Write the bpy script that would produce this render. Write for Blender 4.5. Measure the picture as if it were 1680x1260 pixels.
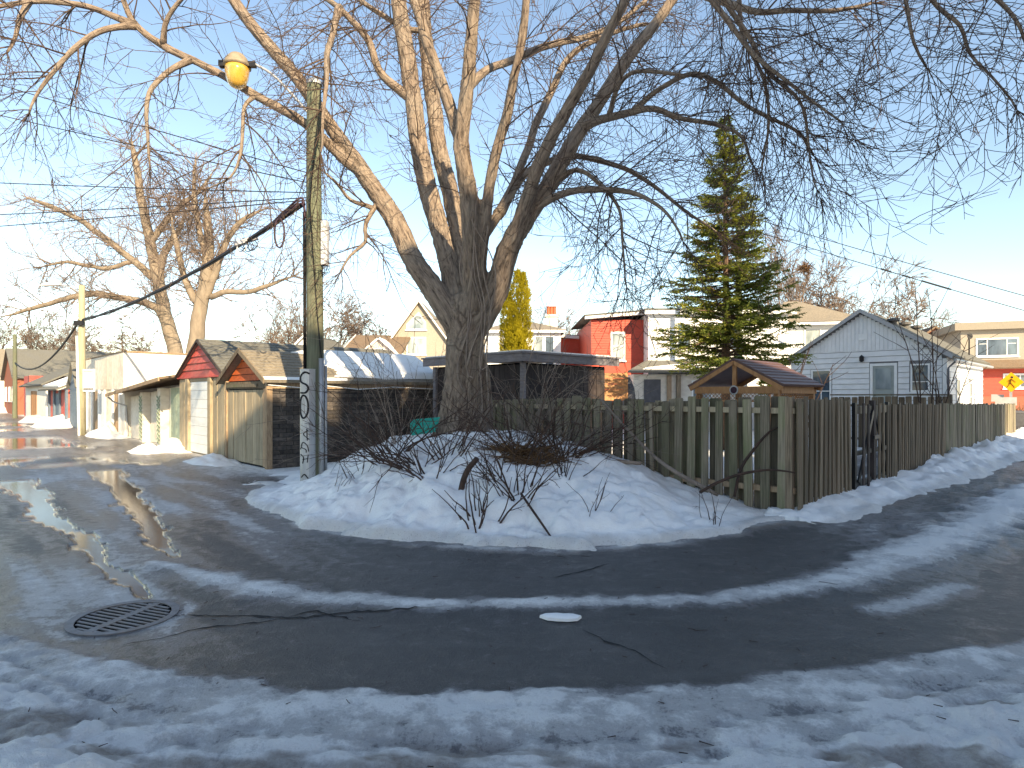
import bpy, math, random
import numpy as np
from mathutils import Vector, Matrix, noise as mnoise, kdtree

for o in list(bpy.data.objects):
    bpy.data.objects.remove(o)
SC = bpy.context.scene
COL = SC.collection
random.seed(7)
np.random.seed(7)
rnd = random.random
uni = random.uniform

# ------------------------------------------------------------------ camera, sky, sun, exposure
F = 1000.0          # focal length in pixels of a 1680 px wide picture
HOR = 648.0         # picture row of the horizon
CAMH = 1.8
cam_d = bpy.data.cameras.new('camera')
cam_d.sensor_width = 36.0
cam_d.lens = 36.0 * F / 1680.0
cam_d.shift_y = (HOR - 630.0) / 1680.0
cam_d.clip_start = 0.05
cam_d.clip_end = 3000.0
cam = bpy.data.objects.new('camera', cam_d)
COL.objects.link(cam)
cam.location = (0, 0, CAMH)
cam.rotation_euler = (math.radians(90), 0, 0)
SC.camera = cam

SUN_AZ = math.atan2(0.45, -0.89)        # compass style: x = sin, y = cos
SUN_EL = math.radians(27.0)
world = bpy.data.worlds.new('World')
SC.world = world
world.use_nodes = True
wn = world.node_tree
wn.nodes.clear()
sky = wn.nodes.new('ShaderNodeTexSky')
sky.sky_type = 'NISHITA'
sky.sun_disc = False
sky.sun_elevation = SUN_EL
sky.sun_rotation = SUN_AZ
sky.altitude = 100
sky.air_density = 1.0
sky.dust_density = 0.3
sky.ozone_density = 1.6
bg = wn.nodes.new('ShaderNodeBackground')
bg.inputs['Strength'].default_value = 0.13
wo = wn.nodes.new('ShaderNodeOutputWorld')
wn.links.new(sky.outputs[0], bg.inputs[0])
wn.links.new(bg.outputs[0], wo.inputs[0])

sun_d = bpy.data.lights.new('sun', 'SUN')
sun_d.energy = 4.6
sun_d.angle = math.radians(0.5)
sun_d.color = (1.0, 0.85, 0.64)
sun = bpy.data.objects.new('sun', sun_d)
COL.objects.link(sun)
sv = Vector((math.sin(SUN_AZ) * math.cos(SUN_EL), math.cos(SUN_AZ) * math.cos(SUN_EL), math.sin(SUN_EL)))
sun.rotation_euler = sv.to_track_quat('Z', 'Y').to_euler()
sun.location = (10, -20, 30)

SC.view_settings.view_transform = 'Standard'
SC.view_settings.look = 'None'
SC.view_settings.exposure = 1.3
SC.view_settings.gamma = 1.0
SC.view_settings.use_white_balance = True      # the camera's daylight-shade balance
SC.view_settings.white_balance_temperature = 7500
SC.view_settings.white_balance_tint = 8
SC.view_settings.use_curve_mapping = False
SC.render.engine = 'CYCLES'
SC.cycles.max_bounces = 6

# ------------------------------------------------------------------ the place's own axes
# v runs along the lane that leaves to the far right, u along the lane that leaves to the far left
VA = math.radians(44.0)
V2 = Vector((math.cos(VA), math.sin(VA)))
U2 = Vector((-V2.y, V2.x))
LANE_ROT = math.atan2(-U2.y, -U2.x)       # local x = -u, local y = v : fronts look towards -v
G0 = Vector((-5.9, 14.75))                # near corner of the row of garages
FC = Vector((4.2, 9.0))                   # corner of the board fence


def P(px, py, Y):
    return Vector(((px - 840.0) / F * Y, Y, CAMH - (py - HOR) / F * Y))


def GP(px, py):
    Y = CAMH * F / (py - HOR)
    return ((px - 840.0) / F * Y, Y)


# ------------------------------------------------------------------ mesh helpers
class MB:
    def __init__(s):
        s.v = []
        s.f = []

    def add(s, vs, fs):
        n = len(s.v)
        s.v += [tuple(p) for p in vs]
        s.f += [tuple(i + n for i in f) for f in fs]
        return s

    def box(s, x0, x1, y0, y1, z0, z1):
        return s.add([(x0, y0, z0), (x1, y0, z0), (x1, y1, z0), (x0, y1, z0), (x0, y0, z1), (x1, y0, z1), (x1, y1, z1), (x0, y1, z1)],
                     [(3, 2, 1, 0), (4, 5, 6, 7), (0, 1, 5, 4), (1, 2, 6, 5), (2, 3, 7, 6), (3, 0, 4, 7)])

    def hexa(s, b, t):
        return s.add(list(b) + list(t), [(3, 2, 1, 0), (4, 5, 6, 7), (0, 1, 5, 4), (1, 2, 6, 5), (2, 3, 7, 6), (3, 0, 4, 7)])

    def beam(s, a, b, w, h, up=(0, 0, 1)):
        a = Vector(a); b = Vector(b)
        d = (b - a).normalized()
        up = Vector(up)
        sd = d.cross(up)
        if sd.length < 1e-4:
            sd = d.cross(Vector((1, 0, 0)))
        sd.normalize()
        n = sd.cross(d).normalized()
        q = [sd * (w / 2) * i + n * (h / 2) * j for i, j in ((-1, -1), (1, -1), (1, 1), (-1, 1))]
        return s.hexa([a + k for k in q], [b + k for k in q])

    def prism_y(s, poly, y0, y1):      # poly of (x, z), extruded along y
        n = len(poly)
        vs = [(x, y0, z) for x, z in poly] + [(x, y1, z) for x, z in poly]
        fs = [tuple(range(n)), tuple(range(2 * n - 1, n - 1, -1))]
        fs += [(i, i + n, (i + 1) % n + n, (i + 1) % n) for i in range(n)]
        return s.add(vs, fs)

    def prism_z(s, poly, z0, z1):
        n = len(poly)
        vs = [(x, y, z0) for x, y in poly] + [(x, y, z1) for x, y in poly]
        fs = [tuple(range(n - 1, -1, -1)), tuple(range(n, 2 * n))]
        fs += [(i, (i + 1) % n, (i + 1) % n + n, i + n) for i in range(n)]
        return s.add(vs, fs)

    def tube(s, pts, rs, n=8, caps=True):
        v, f = tube_arr(pts, rs, n)
        fs = [tuple(q) for q in f]
        k = len(pts)
        if caps:
            fs += [tuple(range(n - 1, -1, -1)), tuple(range((k - 1) * n, k * n))]
        return s.add([tuple(p) for p in v], fs)

    def lathe(s, prof, cx, cy, n=20):
        k = len(prof)
        vs = [(cx + r * math.cos(2 * math.pi * i / n), cy + r * math.sin(2 * math.pi * i / n), z) for r, z in prof for i in range(n)]
        fs = [(j * n + i, j * n + (i + 1) % n, (j + 1) * n + (i + 1) % n, (j + 1) * n + i) for j in range(k - 1) for i in range(n)]
        fs += [tuple(range(n - 1, -1, -1)), tuple(range((k - 1) * n, k * n))]
        return s.add(vs, fs)

    def mapped(s, fn):
        s.v = [tuple(fn(*p)) for p in s.v]
        return s

    def mesh(s, name, smooth=False):
        me = bpy.data.meshes.new(name)
        me.from_pydata(s.v, [], s.f)
        if smooth:
            me.polygons.foreach_set('use_smooth', [True] * len(me.polygons))
        me.update()
        return me


def tube_arr(pts, rs, n):
    p = np.asarray([tuple(q) for q in pts], float)
    k = len(p)
    rs = np.asarray(rs, float)
    t = np.gradient(p, axis=0)
    t /= np.linalg.norm(t, axis=1)[:, None] + 1e-9
    ref = np.array([0.31, 0.22, 0.92]) if abs(t[0, 2]) < 0.8 else np.array([0.9, 0.4, 0.1])
    a = np.zeros_like(p)
    a0 = np.cross(t[0], ref); a0 /= np.linalg.norm(a0) + 1e-9
    for i in range(k):
        a0 = a0 - t[i] * np.dot(a0, t[i])
        a0 /= np.linalg.norm(a0) + 1e-9
        a[i] = a0
    b = np.cross(t, a)
    ang = np.arange(n) * 2 * np.pi / n
    v = p[:, None, :] + rs[:, None, None] * (np.cos(ang)[None, :, None] * a[:, None, :] + np.sin(ang)[None, :, None] * b[:, None, :])
    v = v.reshape(-1, 3)
    i = np.arange(k - 1)[:, None]
    j = np.arange(n)[None, :]
    f = np.stack([i * n + j, i * n + (j + 1) % n, (i + 1) * n + (j + 1) % n, (i + 1) * n + j], -1).reshape(-1, 4)
    return v, f


class ARR:                       # collects many thin tubes or leaf faces quickly
    def __init__(s):
        s.v = []; s.q = []; s.t = []; s.n = 0

    def tube(s, pts, rs, n):
        v, f = tube_arr(pts, rs, n)
        s.v.append(v); s.q.append(f + s.n); s.n += len(v)

    def tris(s, v, f):
        s.v.append(v); s.t.append(f + s.n); s.n += len(v)

    def quads(s, v, f):
        s.v.append(v); s.q.append(f + s.n); s.n += len(v)

    def mesh(s, name, smooth=True):
        return np_mesh(name, np.concatenate(s.v), np.concatenate(s.q) if s.q else None, np.concatenate(s.t) if s.t else None, smooth)


def np_mesh(name, v, q=None, t=None, smooth=True):
    me = bpy.data.meshes.new(name)
    me.vertices.add(len(v))
    me.vertices.foreach_set('co', np.asarray(v, np.float32).ravel())
    li = []; ls = []; st = 0
    if q is not None and len(q):
        li.append(q.ravel()); ls.append(st + np.arange(len(q)) * 4); st += len(q) * 4
    if t is not None and len(t):
        li.append(t.ravel()); ls.append(st + np.arange(len(t)) * 3); st += len(t) * 3
    li = np.concatenate(li); ls = np.concatenate(ls)
    me.loops.add(len(li))
    me.loops.foreach_set('vertex_index', li.astype(np.int32))
    me.polygons.add(len(ls))
    me.polygons.foreach_set('loop_start', ls.astype(np.int32))
    me.polygons.foreach_set('use_smooth', np.full(len(ls), smooth, bool))
    me.update(calc_edges=True)
    return me


def fattr(me, name, arr):
    a = me.attributes.new(name, 'FLOAT', 'POINT')
    a.data.foreach_set('value', np.asarray(arr, np.float32))


def obj(name, me, mat=None, parent=None, loc=None):
    if isinstance(me, MB):
        me = me.mesh(name)
    o = bpy.data.objects.new(name, me)
    COL.objects.link(o)
    if mat is not None and not me.materials:
        me.materials.append(mat)
    if parent is not None:
        o.parent = parent
    if loc is not None:
        o.location = loc
    return o


def thing(name, label, cat, loc=(0, 0, 0), rot=0.0, group=None):
    o = bpy.data.objects.new(name, None)
    o.empty_display_size = 0.2
    COL.objects.link(o)
    o.location = loc if len(loc) == 3 else (loc[0], loc[1], 0)
    o.rotation_euler = (0, 0, rot)
    return tag(o, label, cat, group)


def tag(o, label, cat, group=None, kind=None):
    o['label'] = label
    o['category'] = cat
    if group:
        o['group'] = group
    if kind:
        o['kind'] = kind
    return o


def struct(o, label=None):
    o['kind'] = 'structure'
    if label:
        o['label'] = label
    return o


# ------------------------------------------------------------------ noise for shapes
_T = np.random.RandomState(3).rand(256, 256)


def vnoise(x, y):
    xi = np.floor(x).astype(int); yi = np.floor(y).astype(int)
    fx = x - xi; fy = y - yi
    fx = fx * fx * (3 - 2 * fx); fy = fy * fy * (3 - 2 * fy)
    a = _T[xi % 256, yi % 256]; b = _T[(xi + 1) % 256, yi % 256]
    c = _T[xi % 256, (yi + 1) % 256]; d = _T[(xi + 1) % 256, (yi + 1) % 256]
    return (a * (1 - fx) + b * fx) * (1 - fy) + (c * (1 - fx) + d * fx) * fy


def fbm(x, y, s=1.0, o=4, seed=0.0):
    r = 0; a = 0.5; t = 0
    for i in range(o):
        r = r + a * vnoise(x * s + 17.3 * i + seed, y * s + 9.1 * i + seed * 1.7)
        t += a; a *= 0.5; s *= 2.03
    return r / t - 0.5


def sst(a, b, x):
    t = np.clip((x - a) / (b - a), 0, 1)
    return t * t * (3 - 2 * t)


def pdist(X, Y, poly):           # distance to a polyline and the running index along it
    best = np.full(X.shape, 1e9); par = np.zeros(X.shape)
    for i in range(len(poly) - 1):
        ax, ay = poly[i][:2]; bx, by = poly[i + 1][:2]
        dx, dy = bx - ax, by - ay
        t = np.clip(((X - ax) * dx + (Y - ay) * dy) / (dx * dx + dy * dy), 0, 1)
        d = np.hypot(X - ax - t * dx, Y - ay - t * dy)
        m = d < best
        best[m] = d[m]; par[m] = (i + t)[m]
    return best, par


def spline(pts, step):
    """Catmull-Rom through tuples of any length, resampled."""
    p = np.asarray(pts, float)
    p = np.vstack([2 * p[0] - p[1], p, 2 * p[-1] - p[-2]])
    out = []
    for i in range(1, len(p) - 2):
        L = np.linalg.norm(p[i + 1][:3] - p[i][:3])
        n = max(2, int(L / step))
        for k in range(n):
            t = k / n
            out.append(0.5 * (2 * p[i] + (p[i + 1] - p[i - 1]) * t + (2 * p[i - 1] - 5 * p[i] + 4 * p[i + 1] - p[i + 2]) * t * t
                              + (3 * p[i] - p[i - 1] - 3 * p[i + 1] + p[i + 2]) * t ** 3))
    out.append(p[-2])
    return np.array(out)


# ------------------------------------------------------------------ materials
MATS = {}


def ramp(nt, src, stops):
    r = nt.nodes.new('ShaderNodeValToRGB')
    el = r.color_ramp.elements
    while len(el) < len(stops):
        el.new(0.5)
    for e, (p, c) in zip(el, stops):
        e.position = p
        e.color = (c[0], c[1], c[2], 1) if not isinstance(c, (int, float)) else (c, c, c, 1)
    nt.links.new(src, r.inputs[0])
    return r.outputs[0]


def nz(nt, vec, scale, detail=5, rough=0.55, dist=0.0):
    n = nt.nodes.new('ShaderNodeTexNoise')
    n.inputs['Scale'].default_value = scale
    n.inputs['Detail'].default_value = detail
    n.inputs['Roughness'].default_value = rough
    n.inputs['Distortion'].default_value = dist
    nt.links.new(vec, n.inputs['Vector'])
    return n.outputs[0]


def mapping(nt, src, sc=(1, 1, 1), loc=(0, 0, 0)):
    m = nt.nodes.new('ShaderNodeMapping')
    m.inputs['Scale'].default_value = sc
    m.inputs['Location'].default_value = loc
    nt.links.new(src, m.inputs[0])
    return m.outputs[0]


def mixc(nt, fac, a, b, mode='MIX'):
    m = nt.nodes.new('ShaderNodeMix')
    m.data_type = 'RGBA'
    m.blend_type = mode
    for s, val in ((m.inputs[0], fac), (m.inputs[6], a), (m.inputs[7], b)):
        if hasattr(val, 'node'):
            nt.links.new(val, s)
        elif isinstance(val, (int, float)):
            s.default_value = val if s.type == 'VALUE' else (val, val, val, 1)
        else:
            s.default_value = (val[0], val[1], val[2], 1)
    return m.outputs[2]


def mth(nt, op, a, b=None, c=None, clamp=False):
    m = nt.nodes.new('ShaderNodeMath')
    m.operation = op
    m.use_clamp = clamp
    for s, val in zip(m.inputs, (a, b, c)):
        if val is None:
            continue
        if hasattr(val, 'node'):
            nt.links.new(val, s)
        else:
            s.default_value = val
    return m.outputs[0]


def new_mat(name):
    m = bpy.data.materials.new(name)
    m.use_nodes = True
    nt = m.node_tree
    b = nt.nodes['Principled BSDF']
    return m, nt, b


def bump(nt, b, h, strength=0.3, dist=0.02):
    n = nt.nodes.new('ShaderNodeBump')
    n.inputs['Strength'].default_value = strength
    n.inputs['Distance'].default_value = dist
    nt.links.new(h, n.inputs['Height'])
    nt.links.new(n.outputs[0], b.inputs['Normal'])


def M(name, c0, c1=None, scale=6.0, stretch=(1, 1, 1), rough=0.7, bmp=0.2, bdist=0.01, rand=0.0, stain=None, stain_amt=0.5, stain_scale=1.2,
      spec=0.3, metal=0.0, coord='Object', detail=6):
    """a weathered surface: two tones of noise, an optional stain and some change from piece to piece"""
    if name in MATS:
        return MATS[name]
    m, nt, b = new_mat(name)
    tc = nt.nodes.new('ShaderNodeTexCoord')
    oi = nt.nodes.new('ShaderNodeObjectInfo')
    vec = tc.outputs[coord]
    if rand:
        add = nt.nodes.new('ShaderNodeVectorMath'); add.operation = 'MULTIPLY_ADD'
        cmb = nt.nodes.new('ShaderNodeCombineXYZ')
        for i in range(3):
            nt.links.new(oi.outputs['Random'], cmb.inputs[i])
        nt.links.new(cmb.outputs[0], add.inputs[0])
        add.inputs[1].default_value = (37, 23, 51)
        nt.links.new(vec, add.inputs[2])
        vec = add.outputs[0]
    mp = mapping(nt, vec, stretch)
    c1 = c1 or tuple(k * 0.7 for k in c0)
    n1 = nz(nt, mp, scale, detail, 0.6)
    col = ramp(nt, n1, [(0.3, c1), (0.7, c0)])
    if stain:
        n2 = nz(nt, vec, stain_scale, 6, 0.65, 0.4)
        f = ramp(nt, n2, [(0.45, 0.0), (0.7, stain_amt)])
        col = mixc(nt, f, col, stain)
    if rand:
        lo = 1.0 - rand; hi = 1.0 + rand
        mr = nt.nodes.new('ShaderNodeMapRange')
        mr.inputs[3].default_value = lo; mr.inputs[4].default_value = hi
        nt.links.new(oi.outputs['Random'], mr.inputs[0])
        hs = nt.nodes.new('ShaderNodeHueSaturation')
        nt.links.new(mr.outputs[0], hs.inputs['Value'])
        nt.links.new(col, hs.inputs['Color'])
        col = hs.outputs[0]
    nt.links.new(col, b.inputs['Base Color'])
    b.inputs['Roughness'].default_value = rough
    b.inputs['Specular IOR Level'].default_value = spec
    b.inputs['Metallic'].default_value = metal
    if bmp:
        bump(nt, b, n1, bmp, bdist)
    MATS[name] = m
    return m


def glass_mat(name, tint=(0.05, 0.07, 0.09), cur=None):
    if name in MATS:
        return MATS[name]
    m, nt, b = new_mat(name)
    tc = nt.nodes.new('ShaderNodeTexCoord')
    n = nz(nt, mapping(nt, tc.outputs['Object'], (1, 1, 0.4)), 1.6, 3)
    c = ramp(nt, n, [(0.35, tint), (0.65, cur or tuple(k * 2.2 for k in tint))])
    nt.links.new(c, b.inputs['Base Color'])
    b.inputs['Roughness'].default_value = 0.06
    b.inputs['Specular IOR Level'].default_value = 0.7
    n2 = nz(nt, tc.outputs['Object'], 0.9, 2)
    bump(nt, b, n2, 0.06, 0.05)
    MATS[name] = m
    return m


wood_grey = M('weathered fence wood', (0.29, 0.24, 0.175), (0.085, 0.07, 0.05), 5, (9, 9, 0.45), 0.85, 0.5, 0.006, rand=0.42, stain=(0.12, 0.135, 0.06), stain_amt=0.75, stain_scale=1.7)
wood_brown = M('brown fence wood', (0.27, 0.205, 0.14), (0.075, 0.055, 0.038), 5, (9, 9, 0.45), 0.85, 0.5, 0.006, rand=0.40, stain=(0.10, 0.09, 0.06), stain_amt=0.6)
wood_pale = M('pale dry planks', (0.44, 0.36, 0.25), (0.26, 0.21, 0.14), 5, (6, 6, 0.5), 0.85, 0.4, 0.006, rand=0.14, stain=(0.20, 0.18, 0.12), stain_amt=0.5)
wood_trim = M('raw timber trim', (0.42, 0.30, 0.19), (0.24, 0.16, 0.10), 6, (4, 4, 1), 0.8, 0.3, 0.005, rand=0.12)
wood_dark = M('dark stained planks', (0.050, 0.036, 0.034), (0.018, 0.013, 0.013), 4, (6, 6, 0.6), 0.75, 0.4, 0.006, rand=0.3, stain=(0.11, 0.09, 0.08), stain_amt=0.4)
wood_cedar = M('cedar timber', (0.42, 0.22, 0.10), (0.28, 0.135, 0.06), 5, (3, 3, 1), 0.65, 0.25, 0.004, rand=0.12)
wood_grey_board = M('grey fascia board', (0.23, 0.21, 0.22), (0.12, 0.11, 0.12), 4, (1, 1, 6), 0.8, 0.3, 0.005, rand=0.15)
white_siding = M('white vinyl siding', (0.80, 0.80, 0.79), (0.70, 0.70, 0.70), 3, (1, 1, 1), 0.5, 0.05, 0.002, rand=0.03, stain=(0.55, 0.55, 0.53), stain_amt=0.3)
white_trim = M('white painted trim', (0.82, 0.82, 0.80), (0.72, 0.72, 0.70), 5, (1, 1, 1), 0.5, 0.05, 0.002, rand=0.03)
grey_trim = M('grey painted trim', (0.42, 0.42, 0.42), (0.34, 0.34, 0.34), 5, (1, 1, 1), 0.55, 0.1, 0.002)
cream_paint = M('cream painted boards', (0.78, 0.72, 0.62), (0.62, 0.56, 0.47), 3, (1, 1, 2), 0.7, 0.15, 0.004, rand=0.05, stain=(0.45, 0.38, 0.30), stain_amt=0.45)
white_stucco = M('white stucco', (0.80, 0.77, 0.70), (0.68, 0.64, 0.57), 4, (1, 1, 1), 0.85, 0.3, 0.006, stain=(0.55, 0.50, 0.42), stain_amt=0.35)
beige_stucco = M('beige stucco', (0.34, 0.30, 0.245), (0.28, 0.245, 0.20), 9, (1, 1, 1), 0.9, 0.3, 0.006)
red_boards = M('faded red boards', (0.56, 0.095, 0.075), (0.40, 0.065, 0.055), 5, (1, 1, 3), 0.65, 0.2, 0.004, rand=0.12, stain=(0.50, 0.22, 0.17), stain_amt=0.5)
red_siding = M('red siding', (0.54, 0.085, 0.055), (0.44, 0.07, 0.045), 4, (1, 1, 2), 0.6, 0.1, 0.003, rand=0.06)
orange_boards = M('orange red shingle', (0.54, 0.115, 0.03), (0.36, 0.07, 0.022), 6, (1, 1, 2), 0.7, 0.25, 0.004, rand=0.2)
brick_red = M('red brickwork', (0.36, 0.13, 0.08), (0.24, 0.08, 0.05), 22, (1, 1, 2.5), 0.85, 0.4, 0.01)
brick_dark = M('charcoal brick siding', (0.080, 0.068, 0.060), (0.026, 0.023, 0.025), 9, (1, 1, 1), 0.75, 0.4, 0.006, rand=0.4, stain=(0.16, 0.13, 0.10), stain_amt=0.5, stain_scale=2.5)
blue_paint = M('blue grey paint', (0.13, 0.18, 0.23), (0.09, 0.12, 0.16), 5, (1, 1, 1), 0.6, 0.1, 0.003)
green_paint = M('pale green paint', (0.42, 0.50, 0.38), (0.30, 0.34, 0.25), 6, (1, 1, 1), 0.7, 0.2, 0.003, rand=0.1)
shingle_grey = M('grey green shingle roof', (0.20, 0.195, 0.165), (0.105, 0.10, 0.088), 14, (1, 1, 1), 0.9, 0.6, 0.012, stain=(0.15, 0.15, 0.14), stain_amt=0.7)
shingle_brown = M('brown shingle roof', (0.24, 0.165, 0.105), (0.13, 0.09, 0.06), 14, (1, 1, 1), 0.9, 0.6, 0.012, stain=(0.20, 0.16, 0.12), stain_amt=0.6)
shingle_tan = M('tan shingle roof', (0.31, 0.265, 0.20), (0.18, 0.15, 0.115), 14, (1, 1, 1), 0.9, 0.6, 0.012, stain=(0.18, 0.16, 0.13), stain_amt=0.6)
roof_plum = M('plum metal roof', (0.15, 0.085, 0.075), (0.10, 0.055, 0.05), 6, (1, 1, 1), 0.5, 0.1, 0.003, rand=0.14)
door_white = M('white panel door', (0.76, 0.77, 0.76), (0.66, 0.67, 0.66), 4, (1, 1, 3), 0.55, 0.1, 0.003, rand=0.03, stain=(0.55, 0.55, 0.52), stain_amt=0.4)
door_dark = M('dark grey door', (0.09, 0.09, 0.10), (0.06, 0.06, 0.065), 5, (1, 1, 1), 0.5, 0.1, 0.003)
black_metal = M('black metal', (0.018, 0.018, 0.02), (0.01, 0.01, 0.012), 10, (1, 1, 1), 0.45, 0.1, 0.002)
grey_metal = M('galvanised steel', (0.46, 0.47, 0.48), (0.34, 0.35, 0.37), 7, (1, 1, 0.3), 0.42, 0.1, 0.003, metal=0.5, stain=(0.30, 0.29, 0.28), stain_amt=0.5)
grey_plastic = M('light grey plastic', (0.50, 0.50, 0.52), (0.42, 0.42, 0.44), 5, (1, 1, 1), 0.5, 0.1, 0.002)
rubber = M('black cable', (0.016, 0.015, 0.017), (0.01, 0.01, 0.01), 12, (1, 1, 1), 0.6, 0.1, 0.002)
cable_purple = M('purple brown cable', (0.07, 0.035, 0.05), (0.03, 0.02, 0.03), 12, (1, 1, 1), 0.6, 0.1, 0.002)
pole_wood = M('green treated pole wood', (0.17, 0.185, 0.125), (0.075, 0.085, 0.055), 4, (9, 9, 0.35), 0.85, 0.6, 0.008, stain=(0.13, 0.10, 0.07), stain_amt=0.6)
teal_plastic = M('teal plastic', (0.0, 0.30, 0.24), (0.0, 0.25, 0.20), 4, (1, 1, 1), 0.45, 0.05, 0.002)
yellow_sign = M('yellow sign sheet', (0.72, 0.34, 0.01), (0.66, 0.30, 0.01), 4, (1, 1, 1), 0.45, 0.0)
ink_black = M('black paint strokes', (0.012, 0.012, 0.014), (0.02, 0.02, 0.02), 8, (1, 1, 1), 0.6, 0.0)
iron = M('worn cast iron', (0.26, 0.25, 0.25), (0.15, 0.145, 0.15), 12, (1, 1, 1), 0.55, 0.3, 0.004, metal=0.4, stain=(0.22, 0.14, 0.07), stain_amt=0.4, stain_scale=5)
pit_black = M('dark pit', (0.006, 0.006, 0.007), (0.004, 0.004, 0.004), 5, (1, 1, 1), 0.9, 0.0, spec=0.0)
twig_bark = M('twig bark', (0.12, 0.080, 0.058), (0.05, 0.034, 0.028), 3, (1, 1, 1), 0.8, 0.2, 0.004)
bramble_bark = M('bramble bark', (0.085, 0.050, 0.036), (0.032, 0.020, 0.016), 5, (1, 1, 1), 0.8, 0.3, 0.004, rand=0.2)
dead_wood = M('dead branch wood', (0.27, 0.215, 0.175), (0.13, 0.10, 0.08), 5, (1, 1, 1), 0.85, 0.4, 0.005, rand=0.2)
far_bark = M('far tree bark', (0.27, 0.215, 0.16), (0.15, 0.12, 0.09), 3, (1, 1, 0.4), 0.85, 0.3, 0.01)
far_twig = M('far twigs', (0.22, 0.165, 0.13), (0.14, 0.105, 0.085), 2, (1, 1, 1), 0.85, 0.0)
leaf_brown = M('dry brown leaves', (0.20, 0.11, 0.05), (0.10, 0.055, 0.028), 4, (1, 1, 1), 0.85, 0.2, 0.01)
glass = glass_mat('window glass')
glass_pale = glass_mat('window glass with blind', (0.16, 0.20, 0.21), (0.42, 0.46, 0.46))


def snow_mat(name='packed snow', dirt=0.45, tint=(0.87, 0.86, 0.84)):
    m, nt, b = new_mat(name)
    tc = nt.nodes.new('ShaderNodeTexCoord')
    v = tc.outputs['Object']
    n1 = nz(nt, v, 3.0, 8, 0.6)
    n2 = nz(nt, v, 45.0, 3, 0.6)
    n3 = nz(nt, v, 1.1, 7, 0.7, 0.5)
    at = nt.nodes.new('ShaderNodeAttribute'); at.attribute_name = 'dirt'
    col = ramp(nt, n1, [(0.25, tuple(k * 0.9 for k in tint)), (0.7, tint)])
    s = mth(nt, 'MULTIPLY_ADD', at.outputs['Fac'], 0.55, n3)
    f = ramp(nt, s, [(0.60, 0.0), (0.95, dirt)])
    col = mixc(nt, f, col, (0.27, 0.235, 0.20))
    sp = mth(nt, 'ADD', nz(nt, v, 60.0, 2, 0.5), mth(nt, 'MULTIPLY', at.outputs['Fac'], 0.12))
    col = mixc(nt, ramp(nt, sp, [(0.74, 0.0), (0.80, 0.6)]), col, (0.14, 0.11, 0.085))
    nt.links.new(col, b.inputs['Base Color'])
    b.inputs['Roughness'].default_value = 0.55
    b.inputs['Specular IOR Level'].default_value = 0.3
    b.inputs['Subsurface Weight'].default_value = 0.0
    h = mth(nt, 'MULTIPLY_ADD', n2, 0.25, n1)
    bump(nt, b, h, 0.45, 0.05)
    MATS[name] = m
    return m


snow = snow_mat()
roof_snow = snow_mat('clean roof snow', 0.1)


def ground_mat():
    m, nt, b = new_mat('asphalt ice and snow')
    tc = nt.nodes.new('ShaderNodeTexCoord')
    v = tc.outputs['Object']

    def attr(n):
        a = nt.nodes.new('ShaderNodeAttribute'); a.attribute_name = n
        return a.outputs['Fac']
    sn, wet, dirt = attr('snow'), attr('wet'), attr('dirt')
    fine = nz(nt, v, 42.0, 4, 0.75)
    grit = nz(nt, v, 120.0, 3, 0.75)
    midn = nz(nt, v, 6.5, 8, 0.68, 0.3)
    big = nz(nt, v, 1.3, 6, 0.65)
    s = mth(nt, 'ADD', sn, mth(nt, 'MULTIPLY', mth(nt, 'SUBTRACT', midn, 0.5), 0.75))
    s = mth(nt, 'ADD', s, mth(nt, 'MULTIPLY', mth(nt, 'SUBTRACT', fine, 0.5), 0.42))
    asp = mixc(nt, ramp(nt, big, [(0.3, 0.0), (0.7, 1.0)]), (0.040, 0.039, 0.042), (0.068, 0.065, 0.068))
    asp = mixc(nt, ramp(nt, grit, [(0.52, 0.0), (0.70, 0.75)]), asp, (0.17, 0.165, 0.165))
    salt = nz(nt, mapping(nt, v, (0.6, 1.6, 1), (3, 5, 0)), 2.6, 7, 0.7, 0.6)
    asp = mixc(nt, ramp(nt, salt, [(0.48, 0.0), (0.72, 0.6)]), asp, (0.125, 0.12, 0.12))
    f1 = ramp(nt, s, [(0.27, 0.0), (0.40, 1.0)])
    f2 = ramp(nt, s, [(0.46, 0.0), (0.58, 1.0)])
    f3 = ramp(nt, s, [(0.64, 0.0), (0.84, 1.0)])
    col = mixc(nt, f1, asp, (0.18, 0.175, 0.185))
    col = mixc(nt, f2, col, (0.50, 0.49, 0.485))
    col = mixc(nt, f3, col, (0.84, 0.83, 0.81))
    dn = mth(nt, 'ADD', dirt, mth(nt, 'MULTIPLY', mth(nt, 'SUBTRACT', midn, 0.5), 0.9))
    df = ramp(nt, dn, [(0.35, 0.0), (0.85, 0.85)])
    col = mixc(nt, df, col, (0.15, 0.105, 0.072))
    col = mixc(nt, mth(nt, 'MULTIPLY', wet, 0.8), col, (0.055, 0.045, 0.038))
    nt.links.new(col, b.inputs['Base Color'])
    r = ramp(nt, s, [(0.15, 0.46), (0.33, 0.30), (0.5, 0.40), (0.8, 0.6)])
    r = mixc(nt, wet, r, 0.06)
    nt.links.new(r, b.inputs['Roughness'])
    b.inputs['Specular IOR Level'].default_value = 0.45
    h = mth(nt, 'ADD', mth(nt, 'MULTIPLY', grit, 0.5), mth(nt, 'MULTIPLY', fine, 0.7))
    h = mth(nt, 'ADD', h, mth(nt, 'MULTIPLY', midn, 1.6))
    h = mth(nt, 'MULTIPLY', h, mth(nt, 'SUBTRACT', 1.0, mth(nt, 'MULTIPLY', wet, 0.985)))
    bump(nt, b, h, 0.9, 0.035)
    return m


GROUND_M = ground_mat()


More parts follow.
